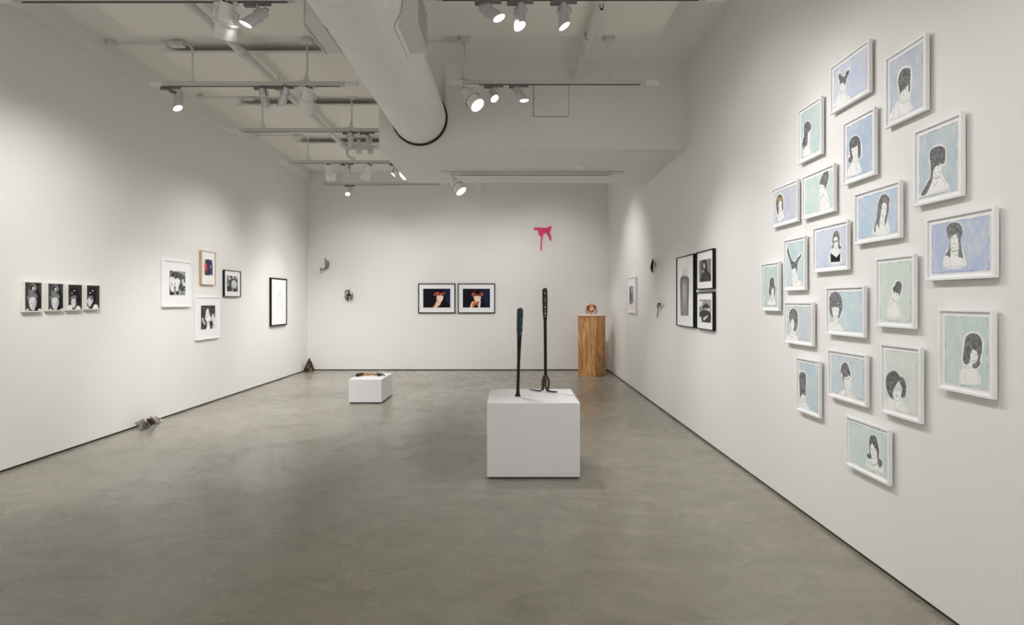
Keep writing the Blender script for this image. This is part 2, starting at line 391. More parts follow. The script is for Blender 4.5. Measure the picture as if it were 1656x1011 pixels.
# ---------------------------------------------------------------- pipes
t = thing('sprinkler_pipe', 'white painted pipe running back under the left ceiling panels to an elbow', 'pipe', (-2.84, 0, 4.10))
p = MB().tube([(0, 2.0, 0), (0, 6.0, 0), (0.0, 9.25, 0)], .040, 16).obj('pipe', M['metalpaint'], t, smooth=True)
for y in (5.86, 7.55):
    MB().lathe([(.041, y-.05), (.052, y-.05), (.052, y+.05), (.041, y+.05)], 18, RY, closed=True).obj('coupling', M['metalpaint'], t, smooth=True)
MB().tube([(0, 9.2, 0), (.0, 9.32, 0), (.04, 9.38, -.01), (.12, 9.40, 0), (.7, 9.40, 0)], [.05, .052, .052, .05, .04], 14).obj('elbow', M['metalpaint'], t, smooth=True)
for x in (.22, .42): MB().tube([(x, 9.40, .12), (x, 9.40, -.06), (x, 9.40, -.065), (x, 9.40, -.11), (x, 9.40, -.12)], [.032, .032, .046, .046, .03], 14).obj('fitting', M['metalpaint'], t, smooth=True)
MB().tube([(.03, 9.36, -.05), (.04, 9.36, -.15), (.10, 9.36, -.20), (.16, 9.36, -.225), (.165, 9.36, -.17)], .02, 10).obj('drain_spout', M['metalpaint'], t, smooth=True)
MB().tube([(.66, 9.4, .02), (.74, 9.38, -.05), (.86, 9.2, -.20), (1.02, 8.95, -.30), (1.14, 8.8, -.31)], .055, 14).obj('branch_pipe', M['metalpaint'], t, smooth=True)
g = MB()
for y in (6.72,):
    g.tube([(.01, y, .10), (.01, y, .05)], .006, 8)
    pts = [(.055*math.cos(a), y, .055*math.sin(a)) for a in np.linspace(0, 2*PI, 25)]; g.tube(pts, .005, 6)
    g.tube([(.0, y, .055), (.0, y, .10)], .005, 6)
g.obj('hanger_ring', M['metalpaint'], t, smooth=True)
t = thing('sprinkler_pipe', 'white painted pipe right of the duct, running into the bulkhead above the access panel', 'pipe', (.735, 0, 4.12))
MB().tube([(.045, 2.0, 0), (.03, 4.5, 0), (0, BY0-.002, 0)], .040, 16).obj('pipe', M['metalpaint'], t, smooth=True)
MB().lathe([(.041, 5.5), (.047, 5.5), (.047, 5.56), (.041, 5.56)], 18, RY, closed=True).obj('coupling', M['metalpaint'], t, smooth=True)
g = MB(); g.tube([(-.03, 5.78, .10), (-.045, 5.78, .05), (-.05, 5.78, 0), (-.03, 5.78, -.04), (0, 5.78, -.048), (.04, 5.78, -.02), (.045, 5.78, .04), (.03, 5.78, .1)], .005, 6)
g.obj('hanger_ring', M['metalpaint'], t, smooth=True)
h = at(973, 9, 4.85)-Vector((.735, 0, 4.12))
g = MB().tube([(h.x, h.y, h.z+.06), (h.x, h.y, h.z+.01)], .012, 10).tube([(h.x-.014, h.y, h.z+.01), (h.x-.018, h.y, h.z-.01), (h.x, h.y, h.z-.028), (h.x+.018, h.y, h.z-.01), (h.x+.014, h.y, h.z+.01)], .004, 6)
g.lathe([(.004, -.03), (.017, -.03), (.017, -.034), (.004, -.034)], 14, Matrix.Translation(h), closed=True)
g.obj('sprinkler_head', M['brass'], t, smooth=True)
o = MB().tube([(-.56, 8.482, 3.46), (-.56, 8.75, 3.40), (-.56, 9.0, 3.335), (-.50, 9.06, 3.31), (-.49, 9.07, 3.275)], .062, 16).obj('stub_pipe', M['metalpaint'], None, smooth=True)
tag(o, 'short white pipe elbow poking out behind the bulkhead, above the two framed colour photographs', 'pipe')

# conduits with junction box, running from the left ledge to each track's stem
def conduit(x0, xbox, xdrop, Y, ztop, zend, lab):
    t = thing('conduit', lab, 'conduit', (x0, Y, ztop))
    q = [(0, 0, 0), (xbox-x0, 0, 0)]
    MB().tube(q, .012, 10).obj('pipe', M['metalpaint'], t, smooth=True)
    d = xdrop-x0
    MB().tube([(xbox-x0+.12, 0, 0), (d-.07, 0, -.005), (d-.03, 0, -.03), (d-.012, 0, -.08), (d-.012, 0, zend-ztop+.02)], .010, 10).obj('pipe', M['metalpaint'], t, smooth=True)
    MB().box(xbox-x0, xbox-x0+.15, -.03, .03, -.035, .025).obj('junction_box', M['metalpaint'], t, bevel=.006)
    MB().box(-.012, .05, -.03, .03, -.022, .03).obj('bracket', M['metalpaint'], t, bevel=.004)
conduit(-4.34, -3.69, -3.44, 5.98, 4.265, 3.85, 'thin conduit with junction box dropping to the nearer long track at left')
conduit(-4.27, -3.68, -3.40, 7.55, 4.265, 3.85, 'thin conduit with junction box dropping to the second long track at left')
conduit(-4.32, -3.67, -3.43, 9.28, 4.265, 3.85, 'thin conduit with junction box dropping to the third long track at left')
t = thing('conduit', 'thin conduit along the ceiling right of the duct to a round ceiling canopy', 'conduit', (-1.0, 5.92, 4.26))
MB().tube([(0, 0, 0), (.40, 0, 0), (.45, 0, -.015), (.475, 0, -.06), (.475, 0, -.36), (.45, 0, -.40)], .010, 10).obj('pipe', M['metalpaint'], t, smooth=True)
MB().box(.30, .33, -.015, .015, -.015, .03).obj('bracket', M['metalpaint'], t)

# ---------------------------------------------------------------- tracks
ZT = 3.82     # track centre height
TR = {}
def track(key, x0, x1, Y, Zc, lab, stems=(), slot=True):
    t = thing('lighting_track', lab, 'lighting track', ((x0+x1)/2, Y, Zc), 0, 'lighting tracks')
    h = (x1-x0)/2; TR[key] = (Y, Zc)
    MB().box(-h+.14, h-.14, -.019, .019, -.024, .024).obj('rail', M['track'], t, bevel=.002)
    MB().box(-h+.20, h-.20, -.011, .011, -.0265, -.022).obj('slot', M['dark'], t)
    for s_ in (-1, 1): MB().box(min(s_*h, s_*(h-.14)), max(s_*h, s_*(h-.14)), -.020, .020, -.027, .020).obj('end_cap', M['whiteplastic'], t, bevel=.003)
    for sx in stems:
        sx, kind = sx if isinstance(sx, tuple) else (sx, 'rod')
        xx = sx-(x0+x1)/2
        rr = .011 if kind == 'rod' else .0025
        st = MB().tube([(xx, 0, .022), (xx, 0, ZC-Zc-.02)], rr, 10).obj('stem', M['metalpaint'], t, smooth=True)
        MB().lathe([(.004, .022), (.05, .024), (.05, .027), (.02, .04), (.012, .075), (.004, .08)], 16, Matrix.Translation((xx, 0, 0))).obj('stem_foot', M['metalpaint'], st, smooth=True)
        if kind != 'bare': MB().lathe([(.004, ZC-Zc-.045), (.055, ZC-Zc-.042), (.062, ZC-Zc-.03), (.062, ZC-Zc-.003)], 24, Matrix.Translation((xx, 0, 0))).obj('canopy', M['metalpaint'], st, smooth=True)
        if kind == 'rod':
            MB().tube([(xx-.12, 0, .03), (xx-.05, 0, .032), (xx-.02, 0, .06), (xx-.012, 0, .14)], .008, 8).obj('feed_tube', M['metalpaint'], st, smooth=True)
    return t
track('T1', -4.0, -1.55, 4.30, 3.835, 'grey lighting track along the top edge of the picture at left, nearest the camera', [-3.4])
track('R1', -.75, 1.62, 4.27, 3.835, 'lighting track at the top edge right of the duct, carrying three silver spotlights', [.75])
track('T2', -3.89, -1.66, 5.95, ZT, 'long grey lighting track left of the duct with one white and three silver spotlights', [(-3.43, 'bare'), -2.21])
track('R2', -.68, 1.54, 5.90, ZT, 'lighting track right of the duct in front of the bulkhead access panel', [-.52, (1.0, 'wire')])
track('T3', -3.86, -1.62, 7.55, ZT, 'lighting track whose right end meets the bulkhead corner, carrying two silver spotlights', [(-3.39, 'bare'), -2.20])
track('T4', -3.90, -1.65, 9.28, ZT, 'lighting track carrying two white spotlights hanging straight beside a silver one', [(-3.42, 'bare')])
track('T5', -3.92, -1.30, 10.99, ZT, 'farthest lighting track, near the back wall, with a single silver spotlight', [-3.44])
track('S1', -1.02, 1.517, 7.73, BZ-.026, 'lighting track fixed flat under the bulkhead soffit with one white spotlight')

# ---------------------------------------------------------------- spotlights
CACHE = {}; SL = .62   # slope of the cut-off snoots
def shared(key, fn):
    if key not in CACHE: CACHE[key] = fn()
    return CACHE[key]
def spotlight(kind, key, px_mount, d, lab, energy=0, size=60, offx=0, lit=True, drop=None, arm=0, roll=0, col=(1, .995, .995)):
    Y, Zc = TR[key]; X = (px_mount-CX)*Y/F
    white = kind == 'white'
    t = thing('spotlight', lab, 'spotlight', (X, Y, Zc-.028), 0, 'white track spotlights' if white else 'silver track spotlights')
    pm = M['lampwhite'] if white else M['silver']; am = M['lampwhite'] if white else M['adapter']
    if white:
        link('adapter', shared('wa', lambda: MB().box(-.09, .09, -.016, .016, -.022, 0).mesh('adapter', am, bevel=.003)), t)
        dr = drop or .13
        link('stalk', shared('ws', lambda: MB().tube([(0, 0, -.02), (0, 0, -.05)], .014, 12).mesh('stalk', pm, True)), t)
    else:
        link('adapter', shared('sa', lambda: MB().box(-.10, .10, -.015, .015, -.022, 0).box(-.105, -.02, -.018, .018, -.034, -.008).mesh('adapter', am, bevel=.003)), t)
        dr = drop or .085
        if arm:
            MB().tube([(-.0, 0, -.02), (-.0, 0, -.045), (arm*.9, 0, -.075), (arm, 0, -.10)], [.018, .02, .017, .014], 12).obj('arm', M['adapter'], t, smooth=True)
            dr += .045
        else:
            link('stalk', shared('ss', lambda: MB().tube([(0, 0, -.02), (0, 0, -.05)], .013, 12).mesh('stalk', pm, True)), t)
    d = Vector(d).normalized()
    q = (-d).to_track_quat('Z', 'Y') @ Quaternion((0, 0, 1), roll)
    # yoke: turns with the lamp about the vertical only
    yaw = math.atan2(d.y, d.x) if abs(d.x)+abs(d.y) > .05 else 0
    R = .078 if white else .045
    def yoke():
        g = MB()
        z0, z1 = -.045, -dr
        g.tube([(0, -R-.006, z1), (0, -R-.006, z1*.55), (0, -R*.6, z0), (0, R*.6, z0), (0, R+.006, z1*.55), (0, R+.006, z1)], .006 if white else .005, 8, flat=1.6)
        return g.mesh('yoke', pm, True)
    yk = link('yoke', shared('y%s%.3f' % (kind, dr), yoke), t); yk.rotation_euler = (0, 0, yaw)
    if arm: yk.location.x = arm
    def housing():
        if white:
            return MB().lathe([(.03, .125), (.046, .13), (.054, .12), (.058, .09), (.070, -.03), (.074, -.035), (.084, -.045), (.084, -.150), (.080, -.150), (.080, -.06), (.03, -.055)], 32).mesh('housing', pm, True)
        g = MB().lathe([(.012, .080), (.028, .080), (.034, .070), (.036, .03), (.040, .02), (.040, -.05), (.043, -.055), (.043, -.085), (.040, -.085), (.040, -.062), (.01, -.06)], 28)
        g.v = [(x, y, z-SL*(x+.043) if z < -.08 else z) for x, y, z in g.v]
        return g.mesh('housing', pm, True)
    hs = link('housing', shared('h'+kind, housing), t); hs.rotation_mode = 'QUATERNION'; hs.rotation_quaternion = q; hs.location = (arm, 0, -dr)
    if white: hs.scale = (.94,)*3
    if white:
        link('collar', shared('wc', lambda: MB().lathe([(.070, -.018), (.096, -.022), (.100, -.030), (.097, -.044), (.08, -.047)], 32, closed=True).mesh('collar', pm, True)), hs)
        def vents():
            g = MB()
            for k in range(12):
                a = 2*PI*k/12
                for j in range(3):
                    a2 = a+j*.12; a3 = a2+.10
                    g.add([(.0955*math.cos(a2), .0955*math.sin(a2), -.0457), (.0955*math.cos(a3), .0955*math.sin(a3), -.0457), (.0852*math.cos(a3), .0852*math.sin(a3), -.0482), (.0852*math.cos(a2), .0852*math.sin(a2), -.0482)], [(0, 1, 2, 3)])
            return g.mesh('vent_slot', M['dark'])
        link('vent_slot', shared('wv', vents), hs)
        def cage():
            g = MB()
            for k in range(5):
                a = 2*PI*k/5; ca, sa = math.cos(a), math.sin(a)
                g.box(-.004, .004, -.004, .004, .131, .1315) if k < 0 else None
                g.tube([(.018*ca, .018*sa, .131), (.040*ca, .040*sa, .131)], .007, 8, flat=.6)
            return g.mesh('rear_vent', M['dark'], True)
        link('rear_vent', shared('wr', cage), hs)
        link('lens', shared('wl', lambda: MB().lathe([(.0, -.118), (.04, -.122), (.078, -.135), (.0785, -.12), (.0, -.10)], 32).mesh('lens', M['lens'], True)), hs)
        lz = -.16; rad = .06
    else:
        link('collar', shared('sc', lambda: MB().lathe([(.040, .012), (.046, .010), (.046, -.002), (.040, -.004)], 28, closed=True).mesh('collar', pm, True)), hs)
        link('knob', shared('sk', lambda: MB().tube([(.03, 0, .004), (.060, 0, .004)], .007, 10).mesh('knob', M['silver'], True)), hs)
        link('cable', shared('sw', lambda: MB().tube([(.0, -.01, .078), (.015, -.02, .105), (.035, -.015, .09), (.042, -.01, .06), (.038, -.005, .035)], .0035, 8).mesh('cable', M['dark'], True)), hs)
        def slens():
            g = MB().lathe([(.0, -.078), (.03, -.080), (.0395, -.083), (.0395, -.066), (.0, -.062)], 28)
            g.v = [(x, y, z-SL*(x+.043) if z < -.07 else z) for x, y, z in g.v]
            return g.mesh('lens', M['lens'], True)
        link('lens', shared('sl', slens), hs)
        lz = -.14; rad = .03
    if energy:
        l = bpy.data.lights.new('bulb', 'SPOT'); l.energy = energy*LIGHT_GAIN; l.spot_size = math.radians(size); l.spot_blend = 1; l.color = col; l.shadow_soft_size = rad
        lo = link('bulb', l, hs, (0, 0, lz))
    return t
spotlight('white', 'T1', 366, (-.28, .42, -.86), 'large white spotlight at the top edge left of the duct, biggest in the picture', 110, 80)
spotlight('silver', 'T1', 417, (-.78, -.16, -.60), 'silver spotlight at the top edge right beside the biggest white one, aimed left', 1.5, 60, drop=.11, roll=PI/2)
spotlight('silver', 'R1', 790, (.74, -.28, -.60), 'leftmost silver spotlight at the top edge right of the duct, aimed to the right', 90, 60, roll=PI/2)
spotlight('silver', 'R1', 842, (-.05, -.18, -.98), 'silver spotlight pointing straight down, middle of the three at the top edge', 26, 60, drop=.10)
spotlight('silver', 'R1', 912, (.02, -.18, -.98), 'silver spotlight pointing straight down, rightmost of the three at the top edge', 26, 60, drop=.10)
spotlight('silver', 'T2', 276, (.0, -.20, -.98), 'silver spotlight on a bent arm at the left end of the long track', 30, 60, arm=.09)
spotlight('silver', 'T2', 427, (.05, .34, -.94), 'silver spotlight hanging straight on the long track, left of a tilted silver one', 60, 60, drop=.10)
spotlight('silver', 'T2', 460, (-.42, .32, -.85), 'tilted silver spotlight on the long track between a straight silver one and a white one', 70, 60, roll=PI)
spotlight('white', 'T2', 497, (-.30, .42, -.86), 'white spotlight on the long track left of the duct, in front of the sloping pipe', 110, 75)
spotlight('white', 'R2', 761, (.56, -.36, -.75), 'glowing white spotlight just right of the duct end, aimed right toward the drawings', 95, 75)
spotlight('silver', 'R2', 799, (.08, -.62, -.78), 'silver spotlight shining at the camera between a white and a silver one, over the plinth', 40, 75)
spotlight('silver', 'R2', 839, (.52, -.24, -.82), 'silver spotlight just left of the access panel, tilted to the right', 70, 65, roll=PI/2)
spotlight('silver', 'T3', 567, (.0, .34, -.94), 'left one of two small silver spotlights beside the bulkhead corner', 50, 60)
spotlight('silver', 'T3', 594, (.10, .10, -.98), 'right one of two small silver spotlights beside the bulkhead corner', 50, 60, arm=.02)
spotlight('white', 'T4', 533, (.0, .52, -.86), 'upright white spotlight at the left of the far track', 100, 75)
spotlight('silver', 'T4', 562, (.0, .40, -.92), 'small silver spotlight between two white ones on the far track', 70, 60)
spotlight('white', 'T4', 594, (-.42, .34, -.84), 'tilted white spotlight on the far track, left of the bulkhead edge', 100, 75)
spotlight('silver', 'T4', 640, (-.45, .30, -.84), 'small silver spotlight next to the bulkhead edge, just above a bright lens', 70, 60)
spotlight('white', 'T4', 661, (-.62, -.42, -.64), 'white spotlight half hidden behind the bulkhead edge, only its bright lens showing', 90, 75)
spotlight('silver', 'T5', 566, (-.32, -.30, -.90), 'single silver spotlight on the farthest track before the back wall', 60, 60)
spotlight('white', 'S1', 737, (.58, -.26, -.77), 'white spotlight under the bulkhead soffit, aimed right', 140, 75, drop=.12)
# added spots beyond the bulkhead, no fixtures, washing the back and right walls
for (x, y, tx, tz, e) in [(-.9, 9.3, -1.0, 1.7, 72), (.6, 9.3, .6, 1.7, 84), (-3.0, 9.65, -3.2, 1.6, 68), (-2.0, 9.65, -2.0, 1.6, 42)]:
    aim_light('unseen_fill_spot', (x, y, 3.60), (tx, YB, tz), e, 80)
aim_light('unseen_fill_spot', (.2, 9.3, 3.6), (XR, 9.6, 1.6), 95, 80)

# ---------------------------------------------------------------- access panels and detector
t = thing('access_panel', 'square white access panel set in the face of the bulkhead', 'access panel', (0, BY0, 0))
a = at(862, 189, BY0); c = at(920, 137.5, BY0)
MB().box(a.x, c.x, -.004, 0, a.z, c.z).obj('frame', M['adapter'], t)
MB().box(a.x+.008, c.x-.005, -.006, -.002, a.z+.006, c.z-.005).obj('door', M['wall'], t)
k = at(865, 159, BY0); MB().tube([(k.x, -.013, k.z), (k.x, -.009, k.z)], .006, 10).obj('latch', M['adapter'], t)
t = thing('access_panel', 'flat white access hatch in the soffit under the bulkhead, near the right wall', 'access panel', (1.62, 7.02, BZ))
MB().box(-.33, .33, -.33, .33, -.003, 0).obj('frame', M['track'], t)
MB().box(-.325, .325, -.325, .325, -.006, -.001).obj('door', M['wall'], t)
o = MB().lathe([(.002, -.035), (.045, -.035), (.062, -.02), (.065, 0)], 24, Matrix.Translation((.89, 7.45, BZ))).obj('smoke_detector', M['whiteplastic'], smooth=True)
tag(o, 'small round white detector under the bulkhead soffit behind the track', 'detector')
# ---------------------------------------------------------------- pictures: ink, wash and print laid onto a fine paper grid
def L3(c): return np.array([s2l(x) for x in c])
def vnoise(shape, cx, cy, rs):      # smooth value noise, cx by cy cells
    g = rs.rand(int(cy)+3, int(cx)+3); H, W = shape
    y = np.linspace(0, cy, H); x = np.linspace(0, cx, W)
    yi = y.astype(int); xi = x.astype(int); fy = y-yi; fx = x-xi; fy = fy*fy*(3-2*fy); fx = fx*fx*(3-2*fx)
    a = g[np.ix_(yi, xi)]; b_ = g[np.ix_(yi, xi+1)]; c = g[np.ix_(yi+1, xi)]; d = g[np.ix_(yi+1, xi+1)]
    return (a*(1-fx)+b_*fx)*(1-fy)[:, None]+(c*(1-fx)+d*fx)*fy[:, None]
class Canvas:
    SS = 2
    def __init__(s, w_, h_, res, col, seed=1, gain=1.2):
        s.w, s.h = w_, h_; s.nx = max(8, int(round(w_/res))); s.ny = max(8, int(round(h_/res)))
        s.W, s.H = s.nx*s.SS, s.ny*s.SS; s.rs = np.random.RandomState(seed); s.gain = gain
        s.x = (np.arange(s.W)+.5)/s.W*w_-w_/2; s.y = (np.arange(s.H)+.5)/s.H*h_-h_/2
        s.X, s.Y = np.meshgrid(s.x, s.y); s.im = np.empty((s.H, s.W, 3)); s.im[:] = L3(col)
        s.px = w_/s.W
    def win(s, pts, pad):
        p = np.array(pts, float); x0, y0 = p.min(0)-pad; x1, y1 = p.max(0)+pad
        i0 = max(0, int(np.searchsorted(s.x, x0))); i1 = min(s.W, int(np.searchsorted(s.x, x1))+1)
        j0 = max(0, int(np.searchsorted(s.y, y0))); j1 = min(s.H, int(np.searchsorted(s.y, y1))+1)
        return slice(j0, j1), slice(i0, i1)
    def inside(s, pts, sl):
        X = s.X[sl]; Y = s.Y[sl]; r = np.zeros(X.shape, bool); n = len(pts)
        for i in range(n):
            xa, ya = pts[i]; xb, yb = pts[(i+1) % n]
            if ya == yb: continue
            c = ((ya > Y) != (yb > Y)) & (X < (xb-xa)*(Y-ya)/(yb-ya)+xa); r ^= c
        return r
    def mask(s, pts): 
        sl = s.win(pts, s.px*2); m = np.zeros((s.H, s.W), bool); m[sl] = s.inside(pts, sl); return m
    def put(s, sl, a, col):
        a = a[..., None]; s.im[sl] = s.im[sl]*(1-a)+L3(col)*a
    def fill(s, pts, col, alpha=1): 
        sl = s.win(pts, s.px*2); s.put(sl, s.inside(pts, sl)*float(alpha), col)
    def line(s, pts, wd, col, alpha=1.0, clip=None, smooth=True):
        if smooth and len(pts) > 2: pts = catmull(pts, False, 4)
        sl = s.win(pts, wd+s.px*2); X = s.X[sl]; Y = s.Y[sl]; d = np.full(X.shape, 9.0)
        for (xa, ya), (xb, yb) in zip(pts[:-1], pts[1:]):
            dx, dy = xb-xa, yb-ya; q = dx*dx+dy*dy
            if q < 1e-14: continue
            t = np.clip(((X-xa)*dx+(Y-ya)*dy)/q, 0, 1); d = np.minimum(d, np.hypot(X-xa-t*dx, Y-ya-t*dy))
        a = np.clip((wd/2-d)/s.px+.5, 0, 1)*alpha
        if clip is not None: a = a*clip[sl]
        s.put(sl, a, col)
    def strands(s, m, n, ln, c0, c1, center=None, mode=0, wd=.0012):   # many short curved strokes inside a mask
        ys, xs = np.nonzero(m)
        if not len(ys): return
        cx = s.x[xs].mean() if center is None else center[0]; cy = s.y[ys].mean() if center is None else center[1]
        for _ in range(n):
            k = s.rs.randint(len(ys)); x, y = s.x[xs[k]], s.y[ys[k]]
            a = math.atan2(y-cy, x-cx)
            if mode == 1: a += PI/2
            elif mode == 2: a = PI/2+s.rs.randn()*.25
            a += s.rs.randn()*.45; b_ = s.rs.randn()*.5; pts = [(x, y)]
            for j in range(3): a += b_*.5; pts.append((pts[-1][0]+math.cos(a)*ln/3, pts[-1][1]+math.sin(a)*ln/3))
            v = s.rs.rand(); col = [c0[i]*(1-v)+c1[i]*v for i in range(3)]
            s.line(pts, wd, col, .8, m, False)
    def grid(s, name, m, parent, y=0.0):
        im = s.im.reshape(s.ny, 2, s.nx, 2, 3).mean((1, 3))
        im = np.clip(im*s.gain, 0, .93)
        # sample the colours onto the vertices (centres of cells), edges included
        ny, nx = s.ny, s.nx
        xs = (np.arange(nx))/(nx-1)*s.w-s.w/2; zs = (np.arange(ny))/(ny-1)*s.h-s.h/2
        X, Z = np.meshgrid(xs, zs); co = np.stack([X, np.full_like(X, y), Z], -1).reshape(-1, 3)
        j, i = np.meshgrid(np.arange(ny-1), np.arange(nx-1), indexing='ij'); a = (j*nx+i).ravel()
        q = np.stack([a, a+1, a+nx+1, a+nx], 1)
        me = bpy.data.meshes.new(name); me.vertices.add(len(co)); me.vertices.foreach_set('co', co.ravel())
        me.loops.add(q.size); me.loops.foreach_set('vertex_index', q.ravel().astype(np.int32))
        me.polygons.add(len(q)); me.polygons.foreach_set('loop_start', np.arange(0, q.size, 4, dtype=np.int32))
        try: me.polygons.foreach_set('loop_total', np.full(len(q), 4, dtype=np.int32))
        except Exception: pass
        me.update(calc_edges=True); me.validate()
        at_ = me.color_attributes.new('ink', 'FLOAT_COLOR', 'POINT')
        cc = np.ones((len(co), 4), np.float32); cc[:, :3] = im.reshape(-1, 3); at_.data.foreach_set('color', cc.ravel())
        me.materials.append(m)
        return link(name, me, parent)

# wall: 'L', 'R' or 'B'; px1..px2 = outer edges of the frame's front; yt, yb = its top and bottom at the edge nearer the camera
def picture(wall, px1, px2, yt, yb, depth, mould, fmat, name, label, cat, group, art_inset, art_fn, fixw=None, fixh=None, bev=.002, sink=.012, matm='mat', lip=None, artm='drawing', gap=.002):
    if wall == 'B':
        Yf = YB-depth; u1 = (px1-CX)*Yf/F; u2 = (px2-CX)*Yf/F; z1 = EYE+(CY-yt)*Yf/F; z0 = EYE+(CY-yb)*Yf/F
        loc = ((u1+u2)/2, YB, (z0+z1)/2); rot = 0; wd = u2-u1; near = YB
    elif wall == 'R':
        Xf = XR-depth; ya = F*Xf/(px1-CX); yb_ = F*Xf/(px2-CX); sc = yb_/F; z1 = EYE+(CY-yt)*sc; z0 = EYE+(CY-yb)*sc
        wd = ya-yb_; loc = (XR, (ya+yb_)/2, (z0+z1)/2); rot = -PI/2; near = yb_
    else:
        Xf = -XL-depth; ya = F*Xf/(CX-px1); yb_ = F*Xf/(CX-px2); sc = ya/F; z1 = EYE+(CY-yt)*sc; z0 = EYE+(CY-yb)*sc
        wd = yb_-ya; loc = (XL, (ya+yb_)/2, (z0+z1)/2); rot = PI/2; near = ya
    ht = z1-z0
    if fixw: wd = fixw
    if fixh: ht = fixh
    t = thing(name, label, cat, loc, rot, group)
    g = MB(); W2, H2 = wd/2, ht/2; a = mould
    prof = [(0, -gap), (0, -depth), (a, -depth), (a, -gap-.001)]   # inwards distance, y
    rings = []
    vs = []; fs = []
    for (i_, y) in prof: vs += [(-W2+i_, y, -H2+i_), (W2-i_, y, -H2+i_), (W2-i_, y, H2-i_), (-W2+i_, y, H2-i_)]
    for k in range(3):
        for j in range(4): fs.append((k*4+j, k*4+(j+1) % 4, (k+1)*4+(j+1) % 4, (k+1)*4+j))
    for j in range(4): fs.append((12+j, 12+(j+1) % 4, (j+1) % 4, j))
    g.add(vs, fs); g.obj('frame', M[fmat], t, bevel=bev)
    ya_ = -depth+sink
    if lip:
        vs = []; fs = []
        for (i_, y) in [(a-.001, -.006), (a-.001, -depth+.003), (a+lip[0], -depth+.004), (a+lip[0], -.006)]: vs += [(-W2+i_, y, -H2+i_), (W2-i_, y, -H2+i_), (W2-i_, y, H2-i_), (-W2+i_, y, H2-i_)]
        for k in range(4):
            for j in range(4): fs.append((k*4+j, k*4+(j+1) % 4, ((k+1) % 4)*4+(j+1) % 4, ((k+1) % 4)*4+j))
        MB().add(vs, fs).obj('inner_lip', M[lip[1]], t)
    if gap > .005: MB().box(-W2+.035, W2-.035, -gap, -.0005, -H2+.035, H2-.035).obj('backing_board', M['reveal'], t)
    b_ = MB().box(-W2+a*.6, W2-a*.6, ya_+.001, -max(gap+.0015, .004), -H2+a*.6, H2-a*.6)
    b_.obj('mat_board' if matm == 'mat' else 'backing_board', M[matm], t)
    # picture plane distance from the camera axis, for mapping traced points
    if wall == 'R':
        Xa = XR+ya_; mp = lambda px, py: (loc[1]-F*Xa/(px-CX), EYE+(CY-py)*Xa/(px-CX)-loc[2])
    elif wall == 'L':
        Xa = -XL+ya_; mp = lambda px, py: (F*Xa/(CX-px)-loc[1], EYE+(CY-py)*Xa/(CX-px)-loc[2])
    else:
        Ya = YB+ya_; mp = lambda px, py: ((px-CX)*Ya/F-loc[0], EYE+(CY-py)*Ya/F-loc[2])
    l_, r_, t_, bt = art_inset if isinstance(art_inset, tuple) else (art_inset,)*4
    aw = wd-l_-r_; ah = ht-t_-bt; oc = ((l_-r_)/2, (bt-t_)/2)
    res = max(.0018, .75*near/F)
    m2 = lambda px, py: tuple(np.array(mp(px, py))-np.array(oc))
    cv = art_fn(aw, ah, res, m2)
    o = cv.grid('drawing' if artm == 'drawing' else 'photograph', M[artm], t, ya_-.0005); o.location = (oc[0], 0, oc[1])
    return t

INK = (38, 38, 42)
def wash(cv, bg, edge, seed):
    rs = cv.rs; H, W = cv.H, cv.W
    n = vnoise((H, W), 6, 5, rs)*.34+vnoise((H, W), 34, 9, rs)*.36+vnoise((H, W), 70, 46, rs)*.30
    pap = L3((232, 230, 226)); b_ = L3(bg); dk = b_*(.16*L3(edge)/max(L3(edge).max(), .01)+.80)
    n = (n-n.min())/(n.max()-n.min()); bg = [(v*.75+.25*sum(bg)/3-2)*.86+.14*236 for v in bg]; b_ = L3(bg)
    col = np.where(n[..., None] > .5, b_+(pap-b_)*((n[..., None]-.5)*1.1), dk+(b_-dk)*(n[..., None]*1.2+.4).clip(0, 1))
    # painted rectangle with a ragged border
    m = .0055
    jag = (vnoise((H, W), 22, 22, rs)-.5)*.003
    d = np.minimum(np.minimum(cv.X+cv.w/2, cv.w/2-cv.X), np.minimum(cv.Y+cv.h/2, cv.h/2-cv.Y))-m+jag
    a = np.clip(d/.0015+.5, 0, 1)[..., None]
    cv.im = cv.im*(1-a)+col*a
    e = np.clip(1-np.abs(d-.0014)/.0028, 0, 1)*np.clip((vnoise((H, W), 9, 9, rs)-.28)*2.6, .12, 1)
    cv.im = cv.im*(1-e[..., None]*.85)+L3(edge)*e[..., None]*.85

